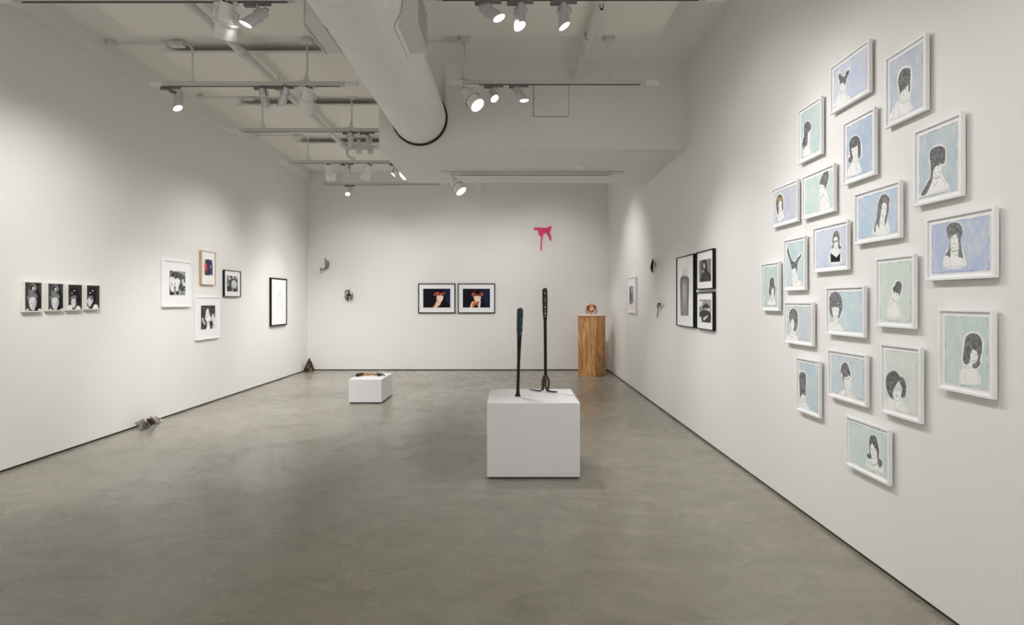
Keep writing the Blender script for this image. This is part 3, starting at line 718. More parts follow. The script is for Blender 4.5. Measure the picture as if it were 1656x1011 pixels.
def portrait(n, s):
    ox, oy, k = s['crop']
    def fn(aw, ah, res, mp):
        cv = Canvas(aw, ah, res, (236, 234, 230), seed=n*13+5, gain=1.05)
        T = lambda pts: [mp(ox+x/k, oy+y/k) for x, y in pts]
        wash(cv, s['bg'], s['edge'], n)
        u = abs(T([(0, 0), (0, 100)])[0][1]-T([(0, 0), (0, 100)])[1][1])/100   # metres per crop pixel, vertically
        lw = max(.0013, cv.px*2*.62)
        if s.get('halo'):
            h = catmull(T(s['halo'])); cv.fill(h, (240, 239, 236), .93)
        for kind, pts in s.get('fills', []): cv.fill(T(pts), kind)
        for hp in s['hair']:
            P = catmull(T(hp)); m = cv.mask(P); base = min(140, s.get('tone', 96)*.8+38)
            cv.put((slice(None), slice(None)), m*.92, (base, base, base+2))
            area = m.sum()*cv.px**2
            cv.strands(m, int(min(420, area/2.2e-5)), .016, (30, 30, 33), (60, 60, 62), s.get('c') and T([s['c']])[0], s.get('mode', 0), lw*.72)
            cv.strands(m, int(min(160, area/5e-5)), .013, (165, 165, 166), (205, 205, 205), s.get('c') and T([s['c']])[0], s.get('mode', 0), lw*.55)
            cv.line(P+[P[0]], lw*.8, (45, 45, 48), .7, None, False)
        for q in s['lines']: cv.line(T(q), lw, (72, 72, 76), .8)
        for q in s.get('thick', []): cv.line(T(q), lw*2.0, INK, .95)
        for (x, y) in s['eyes']:
            p = T([(x, y)])[0]; e = s.get('es', .0042)
            cv.line([(p[0]-e, p[1]+.0005), (p[0], p[1]+.0015), (p[0]+e, p[1]+.0005)], lw*.9, (60, 60, 62)); cv.line([(p[0]-e*.3, p[1]), (p[0]+e*.3, p[1])], lw*1.5, INK, 1, None, False)
            cv.line([(p[0]-e*1.2, p[1]+.005), (p[0], p[1]+.0075), (p[0]+e*1.2, p[1]+.006)], lw*.7, (95, 95, 98), .8)
        x, y = s['mouth']; p = T([(x, y)])[0]; c = s.get('lip', (55, 50, 52)); e = s.get('es', .0042)
        cv.line([(p[0]-e, p[1]), (p[0]-e*.3, p[1]+.0012), (p[0]+e*.4, p[1]+.0012), (p[0]+e, p[1])], lw, c); cv.line([(p[0]-e*.6, p[1]-.001), (p[0]+e*.6, p[1]-.001)], lw*1.3, c, .9, None, False)
        ex = T(s['eyes']); mx = sum(q[0] for q in ex)/2; my = sum(q[1] for q in ex)/2
        cx, cy = mx+(p[0]-mx)*.55, my+(p[1]-my)*.55; cv.line([(mx+(p[0]-mx)*.2, my+(p[1]-my)*.2), (cx-.001, cy), (cx+.002, cy-.001)], lw*.7, (95, 95, 98), .8)
        for kind, q, wd in s.get('accent', []): cv.line(T(q) if len(q) > 1 else T(q+[(q[0][0]+2, q[0][1]+1)]), wd, kind, 1, None, False)
        return cv
    return fn
G20 = 'white-framed portrait drawings on the right wall'
FR = [
 # px far, px near, y top, y bottom (near edge), landscape, label, spec
 (1341.7, 1404.8, 62.7, 148.8, 1, 'portrait drawing on blue of a woman with two upright hair horns tipped orange', dict(crop=(1335, 55, 7.487), bg=(196, 206, 228), edge=(62, 100, 200),
  halo=[(150,480),(165,455),(185,470),(205,510),(240,480),(262,430),(285,412),(297,430),(285,500),(255,560),(250,600),(240,670),(232,700),(262,730),(290,780),(110,880),(130,780),(165,710),(170,650),(160,590),(150,540)],
  hair=[[(160,500),(172,475),(190,495),(205,515),(238,510),(250,470),(275,440),(290,445),(278,500),(255,545),(245,590),(235,620),(225,595),(200,590),(178,610),(170,560),(160,535)]], tone=80,
  lines=[[(175,605),(172,650),(185,690),(200,705),(215,690),(232,650),(235,610)],[(190,705),(160,740),(140,790),(120,870)],[(215,700),(250,735),(270,775)],[(190,705),(200,740),(215,705)],[(200,740),(170,775)]],
  eyes=[(183,632),(207,628)], mouth=(190,687), accent=[((205,125,90),[(166,490)],.006),((205,125,90),[(280,450)],.006)])),
 (1428.8, 1498, 51, 177.2, 0, 'topmost portrait drawing, pale blue, woman with tall domed beehive and round collar', dict(crop=(1420, 40, 5.777), bg=(192, 200, 217), edge=(90, 110, 182),
  halo=[(180,500),(200,430),(245,385),(295,390),(320,430),(316,540),(303,640),(290,690),(310,740),(312,795),(105,885),(135,800),(170,730),(205,690),(190,620),(180,560)],
  hair=[[(190,520),(205,455),(240,412),(290,408),(303,430),(300,540),(296,620),(285,615),(282,560),(250,600),(215,630),(210,655),(203,640),(200,600),(190,560)]],
  lines=[[(215,640),(222,680),(240,700),(262,680),(280,640),(290,610)],[(215,695),(180,740),(150,800),(143,860)],[(275,695),(300,730),(305,790)],[(190,760),(200,810),(190,850)],[(210,700),(235,725),(275,705)],[(205,710),(232,738),(278,716)]],
  eyes=[(228,628),(262,605)], mouth=(238,660), es=.005)),
 (1288.5, 1328.6, 154.2, 247.7, 0, 'portrait drawing on greyish green, woman turned right with purple band in curled hair', dict(crop=(1280, 145, 8.083), bg=(188, 208, 208), edge=(60, 150, 150),
  halo=[(155,470),(180,415),(225,408),(255,440),(262,540),(250,640),(230,720),(245,770),(250,830),(160,870),(155,790),(130,720),(145,650),(155,560)],
  hair=[[(165,480),(180,435),(215,418),(245,440),(258,490),(250,530),(225,550),(212,600),(210,700),(195,735),(180,740),(165,785),(152,760),(135,710),(150,680),(150,650),(162,620),(165,560)]], mode=2,
  lines=[[(255,540),(255,580),(245,620),(240,650),(215,690)],[(210,740),(235,765)],[(170,790),(165,850)],[(200,790),(202,840)]],
  eyes=[(240,572),(252,566)], mouth=(242,622), es=.003, accent=[((112,92,190),[(215,520),(255,490)],.006)])),
 (1361, 1414.7, 171.5, 282.3, 0, 'portrait drawing on blue of a woman with shoulder-length flipped hair and buttoned collar', dict(crop=(1355, 165, 7.229), bg=(172, 193, 219), edge=(40, 100, 150),
  halo=[(130,480),(150,420),(200,385),(250,405),(275,470),(285,600),(272,650),(245,670),(262,730),(268,820),(110,870),(120,780),(150,720),(120,690),(115,650),(130,620)],
  hair=[[(135,490),(155,430),(210,397),(250,425),(265,480),(268,600),(262,640),(240,655),(235,600),(232,515),(195,530),(160,550),(165,600),(175,650),(160,705),(135,705),(125,680),(130,650),(148,640),(140,580)]], tone=72,
  lines=[[(165,560),(175,620),(195,655),(220,650),(235,600)],[(185,655),(190,690)],[(225,650),(232,690)],[(180,680),(210,700),(235,680)],[(212,705),(228,820)],[(180,700),(140,740),(115,800),(112,860)],[(235,690),(260,720),(268,800)],[(140,765),(150,850)]],
  eyes=[(178,577),(208,562)], mouth=(205,625), es=.005)),
 (1474, 1556.5, 179.3, 315.7, 0, 'portrait drawing on grey-blue of a woman with high curls and a long side ponytail', dict(crop=(1465, 170, 5.95), bg=(182, 199, 209), edge=(70, 105, 150),
  halo=[(222,470),(235,425),(290,385),(340,380),(375,400),(390,450),(380,560),(355,590),(345,650),(375,720),(400,810),(130,885),(135,860),(190,760),(240,660),(225,560)],
  hair=[[(230,480),(245,430),(300,400),(350,400),(378,430),(378,520),(365,565),(340,560),(320,575),(285,590),(262,640),(255,720),(215,820),(190,860),(150,868),(160,830),(200,760),(240,680),(238,560)]], mode=1, tone=88,
  lines=[[(280,600),(275,650),(300,680),(325,690),(345,640),(350,580)],[(258,725),(280,770),(310,715)],[(330,685),(370,740),(385,810)],[(400,800),(240,860)]], thick=[[(265,690),(290,705),(325,690)],[(278,770),(281,772)]],
  eyes=[(315,592),(342,582)], mouth=(320,642), es=.005)),
 (1495.6, 1607.5, 332, 449.2, 1, 'rightmost portrait drawing, blue wide sheet, woman with bouffant and long locks', dict(crop=(1490, 325, 7.488), bg=(180, 193, 224), edge=(50, 85, 185),
  halo=[(305,360),(320,290),(370,255),(440,255),(490,290),(508,350),(495,430),(475,470),(505,600),(525,680),(530,795),(285,805),(285,650),(330,560),(340,470),(310,430)],
  hair=[[(308,350),(325,295),(380,265),(440,268),(485,305),(500,370),(490,430),(475,470),(490,600),(505,690),(480,680),(450,670),(455,560),(450,470),(425,400),(400,410),(360,440),(350,500),(355,600),(350,680),(320,660),(290,655),(330,590),(345,480),(318,430)]], c=(405,420), tone=110,
  lines=[[(355,470),(365,540),(400,575),(440,530),(455,460)],[(370,610),(425,665),(445,605)],[(335,670),(355,790)],[(295,670),(292,790)],[(505,690),(520,790)],[(290,797),(530,790)]], thick=[[(365,585),(372,600),(400,610),(445,595)],[(422,662),(427,664)]],
  eyes=[(375,450),(430,440)], mouth=(398,517), es=.0065)),
 (1246.9, 1289.8, 288.8, 357.4, 1, 'portrait drawing on lilac of a woman with a yellow hair bow', dict(crop=(1240, 280, 10.64), bg=(188, 194, 214), edge=(70, 80, 160),
  halo=[(150,500),(165,400),(220,345),(275,370),(296,450),(298,600),(285,680),(295,760),(220,830),(200,800),(180,720),(155,640)],
  hair=[[(162,510),(180,410),(220,370),(260,385),(282,450),(285,600),(275,650),(262,600),(258,500),(235,480),(210,520),(205,600),(205,690),(190,710),(172,630)]], mode=2,
  lines=[[(210,580),(220,640),(240,670),(262,620)],[(215,690),(232,775),(262,700)],[(208,555),(262,550)]],
  eyes=[(225,600),(250,595)], mouth=(240,645), es=.004, accent=[((228,172,25),[(200,458),(222,470)],.012),((228,172,25),[(252,438),(272,412)],.011),((228,172,25),[(215,470),(235,452),(255,435)],.005),((228,172,25),[(212,480),(205,560)],.005),((228,172,25),[(248,455),(265,490)],.004)])),
 (1295.6, 1348.8, 263.8, 340.8, 1, 'portrait drawing on mint, red-lipped woman with tall leaning beehive at sheet\'s right', dict(crop=(1290, 255, 9.63), bg=(192, 217, 209), edge=(60, 160, 135),
  halo=[(335,400),(350,320),(395,230),(440,200),(480,215),(488,290),(465,420),(440,500),(470,600),(505,760),(345,810),(345,640),(325,560),(335,480)],
  hair=[[(342,410),(355,340),(400,245),(440,208),(475,225),(480,300),(460,400),(430,490),(415,440),(385,420),(345,420)]],
  lines=[[(340,430),(332,520),(345,580),(360,600),(400,560),(430,490)],[(350,600),(370,640),(400,570)],[(365,650),(405,580),(500,730)],[(355,640),(355,790)],[(360,790),(370,720),(400,680),(420,710),(408,780)]], thick=[[(425,485),(427,492)]],
  eyes=[(345,465),(395,460)], mouth=(345,550), lip=(182,60,60))),
 (1379.5, 1455.5, 290, 384.2, 1, 'portrait drawing on sky blue, woman with very long hair and red clip', dict(crop=(1375, 285, 8.79), bg=(178, 203, 226), edge=(40, 120, 190),
  halo=[(385,420),(410,310),(450,255),(510,245),(560,290),(568,370),(550,500),(535,620),(550,800),(340,830),(325,740),(350,660),(375,540)],
  hair=[[(392,430),(420,320),(460,265),(510,262),(555,310),(555,380),(545,500),(525,600),(500,700),(490,620),(510,540),(520,420),(490,375),(455,400),(440,480),(430,570),(415,640),(415,740),(385,680),(365,720),(360,800),(338,760),(350,690),(375,600),(385,500)]], tone=128, mode=2,
  lines=[[(440,430),(435,530),(465,580),(505,560),(520,450)],[(415,620),(480,700)],[(495,620),(495,700),(540,800)]],
  eyes=[(455,460),(500,465)], mouth=(465,552), es=.005, accent=[((215,50,60),[(520,388),(537,378)],.0045)])),
 (1265, 1303, 379.6, 469.6, 0, 'portrait drawing on blue-green of a woman whose hair forms two long antler-like horns', dict(crop=(1260, 375, 10.12), bg=(186, 209, 215), edge=(90, 150, 190),
  halo=[(118,290),(150,235),(172,290),(205,440),(240,475),(285,430),(335,345),(372,345),(370,410),(325,490),(308,560),(303,680),(312,770),(360,800),(365,880),(230,885),(222,780),(205,640),(185,520),(145,400)],
  hair=[[(133,300),(152,250),(158,300),(185,400),(215,470),(240,490),(265,485),(300,430),(340,395),(352,355),(362,365),(355,410),(320,480),(303,520),(298,600),(288,690),(278,640),(270,600),(235,595),(212,630),(200,560),(180,480),(150,390)]], mode=2, tone=80,
  lines=[[(212,640),(215,700),(240,740),(262,820),(285,820),(298,760),(288,700)],[(300,770),(345,800),(360,880)]],
  eyes=[(238,700),(262,698)], mouth=(270,828), es=.0035)),
 (1312.2, 1371.5, 355.2, 435.5, 1, 'portrait drawing on periwinkle of a woman in dark glasses and a black dress', dict(crop=(1308, 350, 10.64), bg=(198, 208, 231), edge=(90, 130, 215),
  halo=[(405,360),(425,280),(475,235),(520,280),(535,370),(540,460),(565,500),(560,560),(530,580),(552,620),(552,795),(360,800),(358,600),(400,570),(378,520),(405,450)],
  fills=[((42,42,47),[(372,625),(475,705),(540,625),(538,775),(378,788)])],
  hair=[[(412,370),(430,290),(475,248),(515,285),(530,370),(528,460),(535,520),(555,500),(555,545),(530,562),(508,540),(505,440),(490,370),(460,350),(432,380),(425,450),(428,520),(410,550),(390,530),(385,505),(400,520),(410,480)]], tone=110,
  lines=[[(428,460),(435,520),(460,560),(490,540),(505,470)],[(372,620),(410,580)],[(540,620),(500,580)]], thick=[[(420,440),(435,452),(452,435)],[(466,432),(480,446),(494,430),(505,412)],[(420,438),(505,412)]],
  eyes=[(436,442),(481,436)], mouth=(455,510), es=.004)),
 (1229, 1260.7, 422.3, 503.4, 0, 'leftmost portrait drawing, green, of a woman with piled hair and a pointed necklace', dict(crop=(1225, 418, 11.23), bg=(182, 208, 196), edge=(70, 170, 130),
  halo=[(200,560),(210,450),(232,360),(280,340),(315,380),(325,480),(333,560),(328,640),(290,680),(320,760),(325,840),(175,850),(205,760),(235,690),(205,640)],
  hair=[[(210,580),(220,450),(235,370),(275,350),(300,380),(310,480),(325,540),(320,640),(300,660),(302,580),(290,540),(255,560),(250,640),(240,685),(222,660),(208,620)]], tone=78,
  lines=[[(250,580),(258,650),(275,665),(298,640)],[(225,690),(200,790),(190,840)],[(295,690),(320,790),(322,840)],[(170,850),(330,848)]], thick=[[(240,690),(250,775),(285,690)]],
  eyes=[(265,572),(290,567)], mouth=(278,615), es=.0035)),
 (1266.8, 1314.3, 487.6, 561.8, 1, 'portrait drawing on mottled grey, woman with upswept oval hair facing left', dict(crop=(1262, 482, 11.76), bg=(190, 204, 209), edge=(50, 80, 130),
  halo=[(150,330),(170,240),(230,185),(300,200),(345,270),(355,400),(345,540),(310,635),(290,650),(325,740),(325,805),(130,785),(155,700),(200,620),(180,500),(160,440)],
  hair=[[(168,340),(185,250),(235,205),(290,220),(325,280),(335,420),(325,540),(290,630),(255,610),(262,560),(270,480),(240,400),(210,430),(190,480),(180,460),(168,400)]], tone=112,
  lines=[[(195,470),(195,530),(215,580),(225,610),(250,590)],[(270,500),(272,590)],[(215,640),(170,700)],[(225,630),(235,700)],[(250,640),(310,700)],[(200,720),(240,740),(280,700)]],
  eyes=[(240,482),(205,492)], mouth=(215,565), es=.004)),
 (1334, 1397.6, 461.9, 546.4, 1, 'portrait drawing on turquoise of a facing woman with a huge round bouffant and fringe', dict(crop=(1328, 458, 10.99), bg=(190, 216, 222), edge=(60, 140, 190),
  halo=[(128,330),(148,215),(220,148),(290,148),(355,210),(385,320),(390,450),(358,590),(310,635),(300,690),(350,730),(382,790),(385,845),(130,835),(130,700),(215,670),(215,620),(160,560),(135,450)],
  hair=[[(137,340),(160,225),(225,162),(290,165),(345,220),(375,330),(378,450),(345,560),(325,610),(295,610),(310,560),(320,460),(300,430),(210,430),(195,460),(205,560),(225,600),(190,590),(160,530),(142,430)]], c=(255,330), tone=108,
  lines=[[(195,470),(210,570),(250,625),(300,590),(322,480)],[(222,600),(220,670)],[(295,620),(292,700)],[(222,680),(235,735),(265,755),(290,735),(298,700)],[(222,670),(170,690),(140,720)],[(300,700),(345,735),(375,790)]],
  eyes=[(232,487),(278,490)], mouth=(265,578), es=.004, accent=[((140,60,50),[(245,335),(268,328)],.005)])),
 (1412, 1480.5, 409.7, 532.5, 0, 'portrait drawing on pale green, small woman resting chin on hand, hair in topknot', dict(crop=(1405, 405, 7.494), bg=(207, 222, 211), edge=(90, 160, 90),
  halo=[(285,450),(325,370),(375,360),(408,420),(405,480),(380,580),(348,620),(365,680),(380,740),(385,815),(225,815),(228,690),(245,620),(268,560),(275,500)],
  hair=[[(295,460),(320,425),(325,400),(355,373),(390,395),(398,450),(385,510),(372,550),(362,525),(325,510),(300,500)]], tone=70, mode=1,
  lines=[[(285,510),(272,570),(290,600),(330,620),(355,590),(368,545)],[(275,600),(245,650),(245,668),(265,670),(310,620)],[(235,675),(230,800)],[(320,615),(350,660),(368,740),(372,810)],[(225,810),(385,815)]],
  eyes=[(308,528),(342,550)], mouth=(300,597), es=.005)),
 (1284.6, 1327, 584, 678.7, 0, 'portrait drawing on blue, woman with a narrow very tall column of hair', dict(crop=(1280, 570, 8.79), bg=(180, 204, 212), edge=(80, 150, 165),
  halo=[(98,330),(120,278),(160,260),(205,285),(222,360),(215,500),(208,640),(212,700),(240,760),(245,815),(100,795),(110,730),(125,680),(112,560),(102,430)],
  hair=[[(112,320),(145,282),(185,290),(208,340),(205,480),(200,620),(185,600),(160,595),(140,610),(125,640),(118,520),(115,420)]], tone=98,
  lines=[[(132,640),(140,690),(165,710),(195,690),(200,640)],[(140,690),(160,750),(180,770),(195,740)],[(145,695),(115,750)],[(195,695),(240,760)]],
  eyes=[(150,650),(185,650)], mouth=(172,674), es=.004)),
 (1336.5, 1401.6, 573, 660.2, 1, 'portrait drawing on greyish blue, woman with knotted beehive and dark dress straps', dict(crop=(1330, 560, 9.36), bg=(192, 208, 216), edge=(80, 130, 150),
  halo=[(272,340),(286,265),(330,235),(385,255),(420,330),(435,400),(445,480),(435,600),(418,650),(450,700),(490,800),(260,740),(290,670),(335,630),(318,500),(295,440)],
  hair=[[(282,340),(300,275),(340,250),(380,275),(405,340),(420,400),(425,470),(410,450),(390,440),(370,470),(345,460),(325,480),(325,560),(312,500),(310,430),(285,400)]], tone=84,
  lines=[[(330,500),(335,580),(370,640),(405,640),(420,580),(425,500)],[(365,715),(425,730)],[(335,640),(290,680),(270,740)],[(345,590),(345,640)]], thick=[[(335,640),(355,680),(350,760)],[(410,660),(435,710),(470,790)],[(333,488),(345,498),(358,492)],[(375,495),(390,502),(400,492)]],
  eyes=[(345,497),(388,501)], mouth=(382,590), es=.005)),
 (1421.2, 1489.7, 561.6, 687.2, 0, 'portrait drawing on very pale green, woman with big dark swept bob, mouth open', dict(crop=(1415, 545, 6.735), bg=(214, 222, 215), edge=(130, 182, 130),
  halo=[(130,660),(160,650),(200,600),(285,600),(290,680),(330,730),(350,840),(130,792)],
  hair=[[(120,490),(140,410),(200,370),(245,395),(272,435),(300,440),(330,490),(338,570),(325,650),(285,650),(298,570),(280,520),(265,480),(230,520),(200,580),(195,640),(205,680),(165,650),(135,580)]], tone=76, c=(262,470),
  lines=[[(200,580),(200,640),(230,690),(265,690),(285,640)],[(205,690),(235,800),(300,720)],[(155,655),(135,700),(150,790)],[(275,690),(320,740),(350,835)],[(245,800),(350,840)],[(225,632),(240,628),(255,640),(248,655),(230,652),(225,632)]],
  eyes=[(220,567),(268,577)], mouth=(238,642), es=.0055)),
 (1514.8, 1606.5, 500.2, 647.4, 0, 'portrait drawing on aqua at lower right, woman with large swirled curls looking left', dict(crop=(1510, 490, 6.124), bg=(190, 213, 211), edge=(90, 155, 150),
  halo=[(282,470),(292,370),(325,305),(400,285),(465,315),(498,400),(485,500),(478,590),(440,650),(450,700),(460,800),(290,800),(255,780),(255,680),(290,620),(275,560)],
  hair=[[(298,480),(305,420),(320,340),(370,305),(430,310),(470,360),(478,440),(470,510),(455,570),(462,600),(425,645),(390,640),(385,610),(420,590),(440,540),(430,490),(395,460),(365,490),(360,560),(345,600),(310,605),(292,570),(290,520)]], mode=1, c=(420,420), tone=96,
  lines=[[(360,500),(365,570),(390,600),(420,580),(440,530)],[(345,610),(300,630)],[(300,630),(330,645),(390,640)],[(300,630),(265,680),(262,750),(275,780)],[(430,650),(445,720),(450,790)],[(300,690),(310,740),(330,790)],[(410,400),(440,400),(445,430),(415,445),(400,420),(425,415)]],
  eyes=[(378,492),(425,514)], mouth=(400,575), es=.006)),
 (1366, 1437.5, 694.7, 787.3, 1, 'lowest portrait drawing, green, of a smiling woman with flipped dark hair and a necklace', dict(crop=(1360, 665, 7.776), bg=(201, 221, 213), edge=(60, 160, 120),
  halo=[(345,400),(360,315),(400,295),(450,330),(475,400),(495,500),(495,580),(525,620),(525,700),(518,785),(320,705),(328,610),(322,560),(345,520)],
  hair=[[(355,400),(365,325),(400,305),(440,330),(462,400),(480,500),(478,590),(500,610),(518,640),(505,700),(475,690),(460,620),(450,510),(420,450),(395,410),(372,430),(365,500),(385,580),(365,600),(335,580),(332,540),(350,535),(358,560)]], tone=72,
  lines=[[(370,480),(375,550),(400,590),(440,580),(452,520)],[(345,610),(350,700)],[(330,690),(350,620)],[(480,700),(470,750)],[(375,610),(380,680)],[(310,690),(530,790)]], thick=[[(385,650),(405,685),(460,655)]],
  eyes=[(385,482),(425,492)], mouth=(408,547), es=.0055)),
]
for n, (xa, xb, yt, yb, land, lab, spec) in enumerate(FR):
    wd, ht = (.392, .302) if land else (.302, .379)
    picture('R', xa, xb, yt, yb, .034, .0135, 'framewhite', 'framed_drawing', lab, 'framed drawing', G20, .030, portrait(n, spec), wd, ht, sink=.009, gap=.012)

# ---- photographs: traced tonal shapes
def photo(crop, area_bg, fills, lines=(), grain=.10, seed=3, gain=1.15, tf=None, strands=(), busy=0):
    ox, oy, k = crop
    def fn(aw, ah, res, mp):
        cv = Canvas(aw, ah, min(res, .006), area_bg, seed=seed, gain=gain)
        T = lambda pts: [mp(ox+(tf(x, y)[0] if tf else x)/k, oy+(tf(x, y)[1] if tf else y)/k) for x, y in pts]
        n = vnoise((cv.H, cv.W), 8, 8, cv.rs)*.6+vnoise((cv.H, cv.W), 24, 24, cv.rs)*.4
        cv.im *= (1+(n[..., None]-.5)*grain*4)
        for f in fills:
            col, pts = f[0], f[1]; cv.fill(catmull(T(pts)) if len(pts) > 4 else T(pts), col, f[2] if len(f) > 2 else .96)
        for col, wd, pts in lines: cv.line(T(pts), wd, col, .9)
        if busy:
            full = np.ones((cv.H, cv.W), bool); cv.strands(full, busy, .035, g_(18), g_(70), None, 2, .006); cv.strands(full, busy//2, .030, g_(150), g_(225), None, 2, .005)
        for (hp, c0, c1, num, ln, wd) in strands: cv.strands(cv.mask(catmull(T(hp))), num, ln, c0, c1, None, 0, wd)
        n = vnoise((cv.H, cv.W), 40, 40, cv.rs); cv.im *= (1+(n[..., None]-.5)*grain)
        return cv
    return fn
g_ = lambda v: (v, v, v)
# four small black and white prints in cream box frames
P1f = [(g_(22), [(370,190),(430,190),(440,300),(480,440),(500,640),(380,640),(405,500)]), (g_(120), [(270,330),(300,225),(350,195),(400,230),(405,290),(350,340),(300,390)]),
       (g_(25), [(290,300),(300,240),(345,220),(350,250),(320,300)]), (g_(225), [(330,260),(355,250),(355,290),(335,300)]), (g_(150), [(370,280),(400,250),(385,290),(350,320)]),
       (g_(118), [(245,420),(300,360),(370,350),(415,390),(410,440),(380,425),(300,430),(262,465)]), (g_(205), [(275,480),(300,430),(360,420),(395,455),(405,520),(370,620),(345,642),(300,600)]),
       (g_(100), [(298,520),(332,515),(330,524),(302,526)]), (g_(60), [(356,512),(390,508),(385,518),(360,520)]), (g_(140), [(375,440),(400,470),(403,540),(370,610),(360,560),(372,500)], .6), (g_(90), [(338,530),(350,560),(335,575)]), (g_(70), [(325,600),(360,600),(345,612)]),
       (g_(215), [(215,642),(240,620),(270,610),(285,645)]), (g_(225), [(420,642),(435,620),(460,605),(498,645)])]
P3f = [(g_(18), [(960,320),(1010,260),(1080,270),(1105,350),(1140,480),(1110,560),(1060,440),(1000,400)]), (g_(230), [(1025,305),(1040,303),(1055,325),(1040,325)]), (g_(240), [(990,345),(1008,345),(1008,362),(992,362)]),
       (g_(115), [(970,450),(1000,400),(1040,390),(1070,410),(1060,460)]), (g_(205), [(990,470),(1040,440),(1062,500),(1050,580),(1020,592),(990,540)]), (g_(70), [(1020,500),(1045,500),(1040,512)]), (g_(90), [(1025,550),(1045,552),(1035,560)]),
       (g_(225), [(925,635),(930,570),(985,550),(1010,600),(995,635)]), (g_(228), [(1035,635),(1090,560),(1130,580),(1145,635)]), (g_(30), [(1000,600),(1040,600),(1030,635),(1005,635)])]
P4f = [(g_(18), [(1270,330),(1310,270),(1370,280),(1400,350),(1390,520),(1340,560),(1330,440),(1290,400)]), (g_(225), [(1330,300),(1350,305),(1358,330),(1340,322)]), (g_(240), [(1293,342),(1312,342),(1312,360),(1295,360)]),
       (g_(120), [(1270,450),(1290,400),(1330,400),(1350,430),(1320,470)]), (g_(208), [(1255,490),(1280,430),(1320,470),(1335,510),(1300,575),(1278,560),(1262,520)]), (g_(185), [(1325,500),(1345,440),(1355,470),(1340,520)]),
       (g_(226), [(1235,620),(1240,570),(1270,570),(1290,620)]), (g_(228), [(1330,625),(1370,540),(1420,545),(1445,625)])]
for i, (x1, x2, sub, lab) in enumerate([
    (38.4, 70.6, (P1f, None, 62, 0), 'leftmost of four small black and white portraits, face with raised hands above'),
    (76.3, 105.0, (P1f, (lambda x, y: ((x-200)*.92+587, (y-165)*.955+183)), 66, 0), 'second from left of four small black and white portraits, hand shape over the head'),
    (109.6, 134.6, (P3f, None, 48, 0), 'third from left of four small black and white portraits, face above white shirt stripes'),
    (140.0, 162.6, (P4f, None, 46, 0), 'rightmost of four small black and white portraits, face turned to the left')]):
    ft, tf, bgv, _ = sub
    ytop = [455, 457.2, 458.9, 460.2][i]; ybot = [505.2, 503.6, 502.6, 501.2][i]
    picture('L', x1, x2, ytop, ybot, .038, .010, 'framecream', 'framed_photograph', lab, 'framed photograph', 'four small portraits on the left wall', .012,
            photo((20, 440, 10.35), g_(bgv), ft, grain=.16, seed=20+i, tf=tf), fixw=.200, sink=.006, artm='print', matm='reveal')
GL = 'cluster of four framed photographs on the left wall'
picture('L', 265.5, 310, 419.4, 496.8, .040, .012, 'framewhite', 'framed_photograph', 'larger white-framed black and white photograph of people, left of the wooden-framed one', 'framed photograph', GL, (.13, .128, .135, .155),
    photo((250, 390, 5.947), g_(88), [(g_(165), [(148,268),(300,278),(300,340),(225,300),(160,300)]), (g_(60), [(150,275),(230,330),(235,345),(150,300)]), (g_(150), [(190,480),(300,470),(300,540),(150,540)]),
        (g_(30), [(160,320),(185,315),(190,345),(160,345)]), (g_(225), [(150,350),(185,345),(205,400),(192,440),(188,490),(160,480),(148,400)]), (g_(40), [(150,480),(188,490),(185,540),(150,530)]),
        (g_(30), [(205,335),(228,335),(228,362),(205,362)]), (g_(230), [(198,370),(230,362),(248,400),(228,440),(225,480),(202,470)]), (g_(25), [(205,480),(230,480),(232,515),(208,510)]),
        (g_(205), [(258,375),(275,365),(285,400),(270,430)]), (g_(220), [(270,405),(298,400),(298,430),(272,432)]), (g_(35), [(245,440),(300,440),(295,480),(245,475)])], grain=.3, seed=31, busy=60), artm='print')
picture('L', 326.5, 349.2, 404.8, 460.3, .038, .010, 'framewood', 'framed_photograph', 'small light-wood framed colour photograph of two robed figures', 'framed photograph', GL, (.075, .07, .115, .14),
    photo((250, 390, 5.947), (196, 192, 190), [((112,52,42), [(480,325),(558,325),(558,366),(480,366)]), ((32,24,48), [(488,200),(500,180),(526,180),(534,230),(530,350),(488,355)]), (g_(16), [(506,150),(520,150),(520,176),(506,176)]),
        ((225,62,98), [(480,225),(499,215),(498,275),(484,288)]), ((38,44,98), [(528,200),(548,195),(557,240),(553,335),(530,325)]), ((60,50,120), [(532,182),(546,182),(546,198),(532,198)]), ((190,150,140), [(534,235),(544,235),(540,262),(533,256)]), ((150,60,50), [(500,215),(508,215),(510,300),(502,300)]), ((225,215,205), [(532,320),(546,320),(548,360),(534,360)])], grain=.08, seed=32), artm='print')
picture('L', 363.5, 390, 436.2, 480, .036, .010, 'frameblack', 'framed_photograph', 'small black-framed photograph with wide white mat, right of the light-wood frame', 'framed photograph', GL, (.085, .09, .085, .085),
    photo((250, 390, 5.947), g_(52), [(g_(205), [(740,392),(765,378),(790,400),(782,450),(745,452)]), (g_(200), [(700,340),(725,335),(735,372),(712,375)]), (g_(215), [(745,335),(765,335),(765,362),(748,362)]), (g_(190), [(775,338),(803,345),(800,368),(780,366)]),
        (g_(130), [(697,395),(725,390),(722,430),(697,440)]), (g_(120), [(792,400),(808,400),(806,470),(790,470)]), (g_(25), [(705,440),(740,450),(735,485),(705,485)]), (g_(28), [(755,455),(800,455),(800,485),(760,485)]), (g_(170), [(742,465),(755,465),(752,482),(742,482)])], grain=.5, seed=33, busy=70), artm='print')
